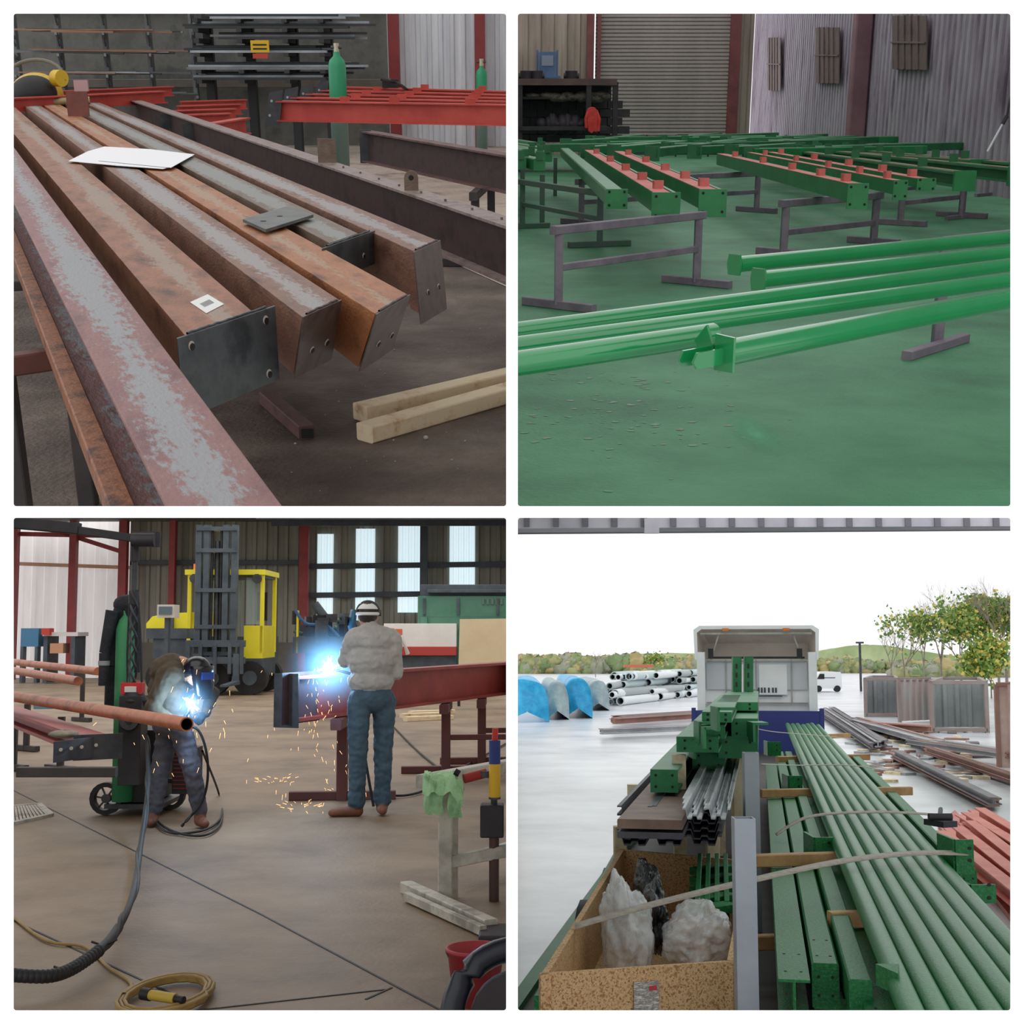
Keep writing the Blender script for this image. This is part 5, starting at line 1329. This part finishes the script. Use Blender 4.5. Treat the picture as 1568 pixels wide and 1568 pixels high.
post(1122,1154,1252,6.0);post(1138,1160,1152,9.2)
gt=mat('wet_green_stack',[(46,118,76),(66,144,96)],scale=3,rough=.45,spec=.3)
b=B(r,'green_beam_stack')
def gb(uL,uR,v,z,L,h,m=gt):
    a_=r.at(uL,v,z);c_=r.at(uR,v,z);w=(c_-a_).x;m0=(a_+c_)/2;b.ibeam(m0,m0+e4*L,w,h,m,.02)
    b.plate([m0-s4*w*.5,m0+s4*w*.5,m0+s4*w*.5-Z*h,m0-s4*w*.5-Z*h],-e4*.02,m)
    for x in (-.3,.3):
        for zz_ in (.25,.75):c=m0+s4*w*x-Z*h*zz_-e4*.021;b.cyl(c,c-e4*.002,.011,hole,n=8)
gb(996,1038,1178,1.78,6,.17);gb(1036,1100,1128,2.0,6,.12);gb(1100,1160,1128,1.95,9,.18);gb(1120,1160,1100,2.1,10,.17)
gb(1060,1110,1150,1.8,8,.16);gb(1065,1110,1110,2.08,8,.11);gb(1098,1160,1075,2.2,4,.08);gb(1075,1120,1090,2.2,5,.08)
for u,v,z in ((1075,1128,2.02),(1068,1120,2.05),(1150,1120,2.0),(1060,1145,1.9),(1095,1100,2.2)):
    c=r.at(u,v,z);b.box(c,(.02,.3,.16),gt);b.box(c+V((.06,0,.07)),(.12,.3,.02),gt)
for u in (1128,1146):
    y_=17;a_=r.aty(u,1006,y_);c_=r.aty(u,1100,y_)
    b.bar(a_,c_,.11,.12,gt)
    for zz_ in range(5):b.box(r.aty(u,1020+zz_*14,y_-.07),(.02,.01,.06),drk)
b.box(r.aty(1137,1094,16.9),(.3,.1,.12),gt)
b.done()
b=B(r,'timber_packers')
for p_ in (r.at(1040,1200,1.62),r.at(1100,1170,1.62)):b.bar(V((p_.x,p_.y,.78)),V((p_.x,p_.y,1.85)),.1,.1,tim)
c=r.at(1130,1190,1.5);b.bar(V((c.x,c.y,.78)),V((c.x,c.y,1.8)),.12,.12,tim);b.done()
def strap(pts,name='ratchet_strap',w=.045):
    b=B(r,name);pp=smooth_path([r.at(u,v,z) for u,v,z in pts],8);vs=[]
    for p in pp:vs+=[p+V((0,-w*1.6,-w*.3)),p+V((0,w*1.6,w*.3))]
    b.add(vs,[(2*i,2*i+2,2*i+3,2*i+1) for i in range(len(pp)-1)],mat('strap_beige',[(158,146,136),(184,174,162)],scale=30),True)
    o=b.done();md=o.modifiers.new('s','SOLIDIFY');md.thickness=.003
strap([(880,1418,1.22),(985,1388,1.3),(1140,1350,1.42),(1290,1318,1.47),(1400,1306,1.48),(1480,1306,1.46)],w=.025)
strap([(1188,1278,1.3),(1240,1250,1.42),(1340,1243,1.47),(1432,1247,1.45)],w=.018)
strap([(1130,1108,1.9),(1180,1120,1.6),(1250,1126,1.45),(1310,1132,1.4)],w=.012)
strap([(1165,1170,1.6),(1215,1172,1.45),(1300,1172,1.46),(1355,1180,1.4)],w=.012)
b=B(r,'ratchet_buckle');c=r.at(1440,1260,1.48);b.box(c,(.12,.2,.04),drk,.4);b.cyl(c+V((-.08,0,.04)),c+V((.08,.0,.04)),.025,drk);b.cyl(c+V((.03,.1,.02)),c+V((.1,.3,.06)),.016,steel_dk);b.done()
b=B(r,'green_edge_rail');p=r.at(826,1560,1.0);q=r.at(962,1292,1.0);b.bar(p,q,.05,.2,wetg);b.done()

# ================================================================== lights, world, camera
w=bpy.data.worlds.new('overcast_sky');sc.world=w;w.use_nodes=True
bg=w.node_tree.nodes['Background'];bg.inputs[0].default_value=(.985,.99,1,1);bg.inputs[1].default_value=1.12
def lamp(name,loc,size,rad,col=(1,1,1),tilt=0):
    # unseen fill light added beneath the upper floor and parallel to it
    l=bpy.data.lights.new(name,'AREA');l.shape='SQUARE';l.size=size;l.energy=rad*math.pi*size*size;l.color=col
    o=bpy.data.objects.new(name,l);sc.collection.objects.link(o);o.location=loc;o.rotation_euler=(tilt,0,0)
t1=R1.th;t2=R2.th
def under(R,y):return CZ+math.tan(R.th)*y-1.6/math.cos(R.th)
lamp('added_fill_light',(-3,9,under(R1,9)-.3),4,1.7,(1,.96,.9),t1);lamp('added_fill_light',(-5,17,under(R1,17)-.5),8,1.7,(1,.96,.91),t1);lamp('added_fill_light',(-7.2,31,under(R1,31)-1),13,1.9,(1,.97,.94),t1)
lamp('added_fill_light',(3,10,under(R2,10)-.3),4.5,1.6,(1,1,1),t2);lamp('added_fill_light',(5.5,20,under(R2,20)-.5),9,1.7,(1,1,1),t2);lamp('added_fill_light',(9.5,38,under(R2,38)-1),18,1.8,(1,1,1),t2)
cam=bpy.data.cameras.new('camera');cam.sensor_width=36;cam.lens=36*F/1568;cam.clip_end=1000
co=bpy.data.objects.new('camera',cam);co.location=(0,0,CZ);co.rotation_euler=(math.pi/2,0,0);sc.collection.objects.link(co);sc.camera=co
